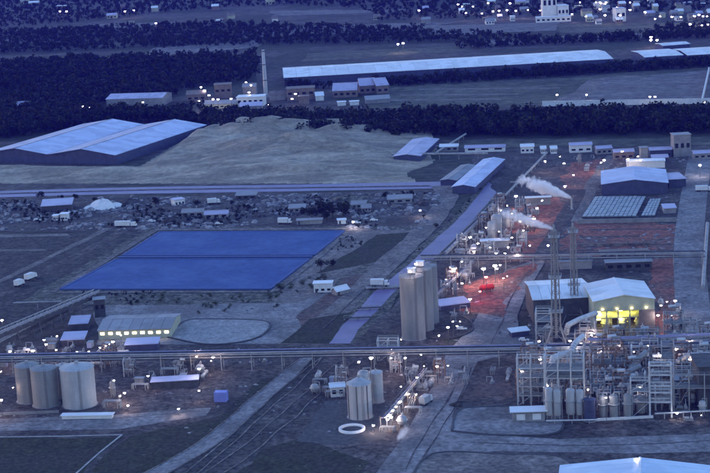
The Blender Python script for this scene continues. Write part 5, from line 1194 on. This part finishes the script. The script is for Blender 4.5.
modules([(531, 402, 3, .85), (552, 408, 0, .8), (574, 408, 2, .8), (598, 394, 0, .8), (612, 392, 3, .8), (632, 388, 2, .9), (652, 396, 3, .8), (662, 376, 1, .9), (650, 362, 0, .9), (630, 361, 1, .8), (600, 360, 2, .8), (575, 380, 3, .9), (548, 378, 2, .9)], 'inside the right process unit')
modules([(604, 410, 0, .7), (622, 409, 3, .75), (638, 409, 0, .7), (662, 409, 3, .75), (562, 405, 1, .75), (584, 406, 0, .75), (524, 396, 2, .8), (538, 372, 3, .9)], 'just behind the front row')
modules([(672, 404, 1, .8), (690, 404, 2, .8), (706, 376, 0, .9), (708, 352, 2, .9), (676, 356, 3, .8)], 'along the right edge road')
modules([(452, 286, 2, .7), (466, 276, 0, .7), (446, 296, 3, .6), (478, 246, 1, .8), (494, 222, 3, .8), (500, 212, 2, .8), (520, 212, 0, .7), (530, 232, 2, .7), (516, 258, 1, .7), (462, 250, 3, .7), (532, 216, 1, .7)], 'in the corridor beside the canal')
modules([(412, 382, 1, .7), (440, 378, 2, .6), (342, 384, 3, .6), (396, 372, 0, .6)], 'near the small ribbed silo')
modules([(24, 366, 1, .8), (110, 364, 2, .7), (180, 372, 1, .6), (130, 376, 3, .6)], 'by the pale tanks')
for (px, py), rr, lab in (((497, 236), 5.5, 'pale upright cooler left of the lower steam plume'), ((505, 232), 5, 'pale upright cooler under the lower steam plume'), ((492, 243), 4, 'pale upright cooler nearest the canal')):
    vessel(lab, G(px, py), rr*S(px, py), HT(px, py, 22), 'tank_white', name='cooler')
building('white_canopy', 'bright white flat roof under the upper steam plume', (526, 206), (551, 205), 4, 4.5, 'flat', 0, 'along', 'wall_grey', 'roof_white')
building('white_canopy', 'bright white flat roof in front of the upright coolers', (481, 249), (509, 248), 5, 4, 'flat', 0, 'along', 'wall_grey', 'roof_white')
building('low_shed', 'lilac low roof right of the grey silos', (441, 312), (470, 308), 8, 2.6, 'mono', .8, 'along', 'wall_blue', 'roof_lilac')
building('low_shed', 'pale low shed beside the plant road bend', (512, 338), (529, 336), 4, 2.4, 'mono', .6, 'along', 'wall_blue', 'roof_white')
car('white car on the plant road bend', 524, 341, GA); car('white car parked under the near rack', 462, 330, GA); truck('pale tanker truck in front of the lamp row', 426, 404, R(60), 'tank_white', L=7)
heap('small dark kerbside heap beside the centre road', 462, 405, 5, 4, 1.4, 'dirt_dark')
drum('red drum glowing beside the red lamp', G(487, 292), 1.5, 6, GA + .5, 'red_paint')

# ------------------------------------------------------------------ lamps of the plant
def lamps(pts, label, group, h=7, r=.42, m='lamp_white'):
    for px, py in pts: lamp(px, py, label, group, h=h, r=r*random.uniform(.6, 1.5), m=random.choice(['lamp_white', 'lamp_white', 'lamp_cool', 'lamp_warm']) if m == 'lamp_white' else m)
lamps([(10, 352), (2, 321), (33, 351.5), (44, 340.5), (46, 345), (56, 350.5), (57, 336.5), (77, 352), (89, 352), (1, 372), (13, 388), (1, 401)], 'white lamp behind or left of the pale tanks', 'lamps round the pale tanks', r=.42)
lamps([(100, 348), (106, 346), (109.5, 344.5), (113, 342.5), (121, 335.5)], 'white lamp in the slanting row before the lit hall', 'lamp row before the lit hall', r=.45)
for (px, py), lab, h, r in (((92.5, 377.5), 'bright lamp at the shoulder of the widest pale tank', 9, .62), ((114, 381), 'lamp right of the widest pale tank', 6, .4), ((120, 396.5), 'lower lamp of the slanting pair right of the tanks', 4, .4), ((124.5, 393.5), 'upper lamp of the slanting pair right of the tanks', 4, .45), ((128, 406), 'low lamp nearest the service road', 3, .38), ((148, 376.5), 'lamp at the framed loading bay', 6, .42), ((178.5, 409.5), 'lamp on the floor right of the service road', 3, .4), ((199, 391), 'lamp left of the lilac-blue container', 5, .38)): lamp(px, py, lab, None, h=h, r=r)
lamps([(197, 352), (196.5, 357), (211, 361), (199, 369.5), (213, 358)], 'white lamp on the near rack above the loading bay', 'lamps above the loading bay', r=.4)
lamps([(359, 362.5), (371, 359)], 'white lamp behind the small ribbed silo', 'lamps behind the small ribbed silo', r=.5, h=9)
lamps([(401, 340), (391.5, 349.5), (391, 358.5), (405, 358.5), (421, 355), (417, 378), (424, 366.5), (437, 367), (448, 366)], 'white lamp near the foot of the tall grey silos', 'lamps at the silo foot', r=.38)
lamps([(401, 387), (408.5, 394.5), (400, 402.5), (396.5, 407), (393, 411), (390, 415.5), (387.5, 420), (391, 418), (416, 395)], 'white lamp in the slanting centre row', 'lamps of the slanting centre row', h=4, r=.45)
lamp(373.5, 426, 'white lamp beside the white ring wall', None, h=3, r=.5)
for (px, py), lab in (((410, 272.5), 'left lamp on top of the tall grey silos'), ((416, 265), 'right lamp on top of the tall grey silos')):
    z = zt + 3.4; tp = G(px, py, z); b = Vector((tp.x, tp.y, zt + .3)); t = thing('floodlight', b, lab, 'lamp'); p = MB(); p.cyl(b, tp, .12, n=6); part('mast', p, 'steel_dark', t); L_ = MB(); L_.lathe(tp, [(.01, 0), (.4, .12), (.55, .35), (.45, .6), (.01, .65)], 8); part('lamp_head', L_, 'lamp_white', t)
lamps([(470, 238), (490, 248), (496, 254), (505, 254), (517, 255.5), (508, 248), (523, 231), (534, 219.5), (537, 209), (501, 211), (507, 206), (516, 197), (542, 201), (548, 246), (499, 232)], 'white lamp among the equipment near the steam plumes', 'lamps near the steam plumes', r=.55)
for (px, py), lab in (((454, 270), 'big round floodlight right of the silo tops'), ((483.5, 270), 'big round floodlight above the red-lit yard'), ((495, 267), 'big floodlight right of the two round ones')): lamp(px, py, lab, None, h=8, r=1.0)
lamps([(497, 269.5), (500, 265.5), (565, 187)], 'white lamp along the farther rack', 'lamps along the farther rack', r=.6)
lamps([(462, 262), (474, 252), (486, 228), (492, 218), (512, 214), (520, 222), (530, 246), (512, 238), (478, 244), (446, 280), (462, 284), (470, 300)], 'small white lamp in the corridor beside the canal', 'lamps in the canal corridor', r=.42, h=6)
lamps([(503.5, 278.5), (507, 276.5), (457, 326.5), (439, 336), (453, 322), (448, 328), (460, 322)], 'white lamp beside the plant road, right of the silos', 'lamps beside the plant road', r=.42)
lamps([(539, 342), (570, 341.5), (592, 336), (595, 334.5), (573, 350), (581, 344), (600, 314)], 'white lamp around the foot of the lattice towers', 'lamps at the lattice towers', r=.5)
lamps([(661, 306), (667, 302), (675, 301.5), (658, 316), (672, 316), (690, 342)], 'white lamp right of the open yellow hall', 'lamps right of the open hall', r=.45)
lamps([(522, 372), (540, 360), (548, 386), (566, 372), (588, 390), (602, 352), (620, 346), (634, 352), (648, 346), (660, 356), (676, 350), (690, 360), (606, 398), (640, 388)], 'white lamp in the pipework of the right process unit', 'lamps in the right pipework', r=.36, h=9)
lamps([(677, 414), (701, 415.5), (704, 400), (612, 378), (598, 374)], 'small lamp among the right process frames', 'lamps of the right process unit', r=.28, h=2.5)
lamps([(573.5, 175.5), (564, 164), (560, 157), (601, 163), (604, 161), (622, 152), (638, 157), (700, 166), (628, 160), (545, 162)], 'white lamp on the floor left of or behind the warehouse', 'lamps round the warehouse', r=.55)
lamps([(420, 211), (353, 222.5)], 'small lamp in the yard above the pond', 'lamps of the rubble yard', r=.45, h=4)
lamp(638, 459, 'white lamp behind the ridge of the near bright roof', None, h=13, r=.35); lamp(566, 469, 'white lamp left of the near bright roof', None, h=6, r=.4)
lamp(486, 278, 'red lamp staining the ground left of the plant road', None, h=8, r=.75, m='lamp_red'); lamp(480, 292, 'second red lamp, nearer the grey silos', None, h=5, r=.5, m='lamp_red')

# ------------------------------------------------------------------ steam plumes
def steam(label, src, end, z0, z1, r0, r1, seed, dens=1.0):
    a, b = G(*src, z0), G(*end, z1); d = b - a; Ln = d.length; u = d.normalized(); v = u.cross(Vector((0, 0, 1))).normalized(); w = v.cross(u)
    m = bpy.data.materials.new('steam'); m.use_nodes = True; nt = m.node_tree; n = nt.nodes; l = nt.links; n.remove(n['Principled BSDF'])
    pv = n.new('ShaderNodeVolumePrincipled'); pv.inputs['Color'].default_value = (.99, .99, .99, 1); l.new(pv.outputs[0], n['Material Output'].inputs['Volume'])
    tc = n.new('ShaderNodeTexCoord')
    def math_(op, x, y=None, z=None, clamp=False):
        q = n.new('ShaderNodeMath'); q.operation = op; q.use_clamp = clamp
        for k, val in enumerate((x, y, z)):
            if val is None: continue
            if hasattr(val, 'links'): l.new(val, q.inputs[k])
            else: q.inputs[k].default_value = val
        return q.outputs[0]
    dt = n.new('ShaderNodeVectorMath'); dt.operation = 'DOT_PRODUCT'; l.new(tc.outputs['Object'], dt.inputs[0]); dt.inputs[1].default_value = u
    along = math_('DIVIDE', dt.outputs['Value'], Ln)
    ax = n.new('ShaderNodeVectorMath'); ax.operation = 'SCALE'; ax.inputs[0].default_value = u; l.new(dt.outputs['Value'], ax.inputs['Scale'])
    sb = n.new('ShaderNodeVectorMath'); sb.operation = 'SUBTRACT'; l.new(tc.outputs['Object'], sb.inputs[0]); l.new(ax.outputs[0], sb.inputs[1])
    ln = n.new('ShaderNodeVectorMath'); ln.operation = 'LENGTH'; l.new(sb.outputs[0], ln.inputs[0])
    rad = math_('MULTIPLY_ADD', math_('MINIMUM', math_('MULTIPLY', along, 1.5), 1.0), r1 - r0, r0)
    rr = math_('DIVIDE', ln.outputs['Value'], rad)
    ns = n.new('ShaderNodeTexNoise'); ns.inputs['Scale'].default_value = 1.1/r1*1.6; ns.inputs['Detail'].default_value = 5; ns.inputs['Roughness'].default_value = .6; l.new(tc.outputs['Object'], ns.inputs['Vector'])
    # lumpy core that thins out towards the rim and along the drift
    body = math_('SUBTRACT', math_('MULTIPLY_ADD', ns.outputs[0], 2.6, -.45), math_('MULTIPLY', rr, rr))
    body = math_('SUBTRACT', body, math_('MULTIPLY', math_('MAXIMUM', math_('SUBTRACT', along, .3), 0.0), 1.25))
    l.new(math_('MULTIPLY', math_('MAXIMUM', body, 0.0), dens), pv.inputs['Density'])
    N, Kk = 20, 14; V = []; Fc = []
    for k in range(Kk+1):
        f = k/Kk; env = (r0 + (r1-r0)*min(1, f*1.5))*1.18
        for i in range(N): th = 2*math.pi*i/N; V.append(a + d*f + (v*math.cos(th) + w*math.sin(th))*env)
    for k in range(Kk):
        for i in range(N): Fc.append((k*N + i, k*N + (i+1) % N, (k+1)*N + (i+1) % N, (k+1)*N + i))
    Fc.append(tuple(reversed(range(N)))); Fc.append(tuple(Kk*N + i for i in range(N)))
    mb = MB(); mb.add(V, Fc, True); me = mb.mesh('steam_plume', a); me.materials.append(m)
    bm = bmesh.new(); bm.from_mesh(me); bmesh.ops.recalc_face_normals(bm, faces=bm.faces[:]); bm.to_mesh(me); bm.free()
    o = link(bpy.data.objects.new('steam_plume', me)); o.location = a; tag(o, label, 'steam', kind='stuff')
steam('upper white steam plume drifting left from its vent', (571, 197.5), (517, 178), 7, 14.5, .9, 6.2, 1.3, 1.5)
steam('lower thinner steam plume drifting left over the coolers', (554, 229), (494, 210), 7, 14, .8, 4.4, 4.1, 1.0)
def vent(label, px, py, z):
    tp = G(px, py, z); b = Vector((tp.x, tp.y, 0)); t = thing('vent_stack', b, label, 'vent'); p = MB(); p.lathe(b, [(.55, 0), (.5, z-.5), (.62, z-.45), (.62, z), (.45, z)], 12); part('pipe', p, 'steel_white', t); q = MB(); q.box((b.x, b.y, .25), (2, 2, .5)); part('base', q, 'concrete', t)
vent('vent stack feeding the upper steam plume', 571.5, 198, 6.8); vent('vent stack feeding the lower steam plume', 554.5, 229.5, 6.8)
steam('low white vapour beside the slanting centre lamps', (398, 440), (409, 424), 1.2, 3.0, .8, 2.4, 7.7, .45)
steam('thin blue-lit vapour on the road right of the centre lamps', (418, 388), (436, 379), 1.2, 3.2, .7, 2.6, 9.2, .45)

# ------------------------------------------------------------------ evening haze
def haze():
    mb = MB(); mb.hexa([(-9000, -300, -1.5), (9000, -300, -1.5), (9000, 9000, -1.5), (-9000, 9000, -1.5), (-9000, -300, 206), (9000, -300, 206), (9000, 9000, 206), (-9000, 9000, 206)])
    me = mb.mesh('haze'); m = bpy.data.materials.new('haze'); m.use_nodes = True; n = m.node_tree.nodes; n.remove(n['Principled BSDF'])
    pv = n.new('ShaderNodeVolumePrincipled'); pv.inputs['Color'].default_value = (.07, .045, 1.0, 1); pv.inputs['Density'].default_value = HAZE_DENSITY; pv.inputs['Anisotropy'].default_value = 0.0
    m.node_tree.links.new(pv.outputs[0], n['Material Output'].inputs['Volume']); me.materials.append(m)
    o = link(bpy.data.objects.new('haze', me)); tag(o, 'blue evening haze over the plain', 'haze', kind='stuff')
HAZE_DENSITY = 0.000055
haze()

# ------------------------------------------------------------------ alike things in a row: say which one
ORD = ['leftmost', 'second from left', 'third from left', 'fourth from left', 'fifth from left', 'sixth from left', 'seventh from left', 'eighth from left', 'ninth from left', 'tenth from left', 'eleventh from left', 'twelfth from left', 'thirteenth from left', 'fourteenth from left', 'fifteenth from left']
by = {}
for o in bpy.data.objects:
    if o.parent is None and o.get('group') and o.get('label'): by.setdefault(o['label'], []).append(o)
for lab, os_ in by.items():
    if 1 < len(os_) <= 16:
        os_.sort(key=lambda o: proj(o.location)[0])
        for i, o in enumerate(os_): o['label'] = lab + ', ' + ('rightmost' if i == len(os_)-1 else ORD[i])
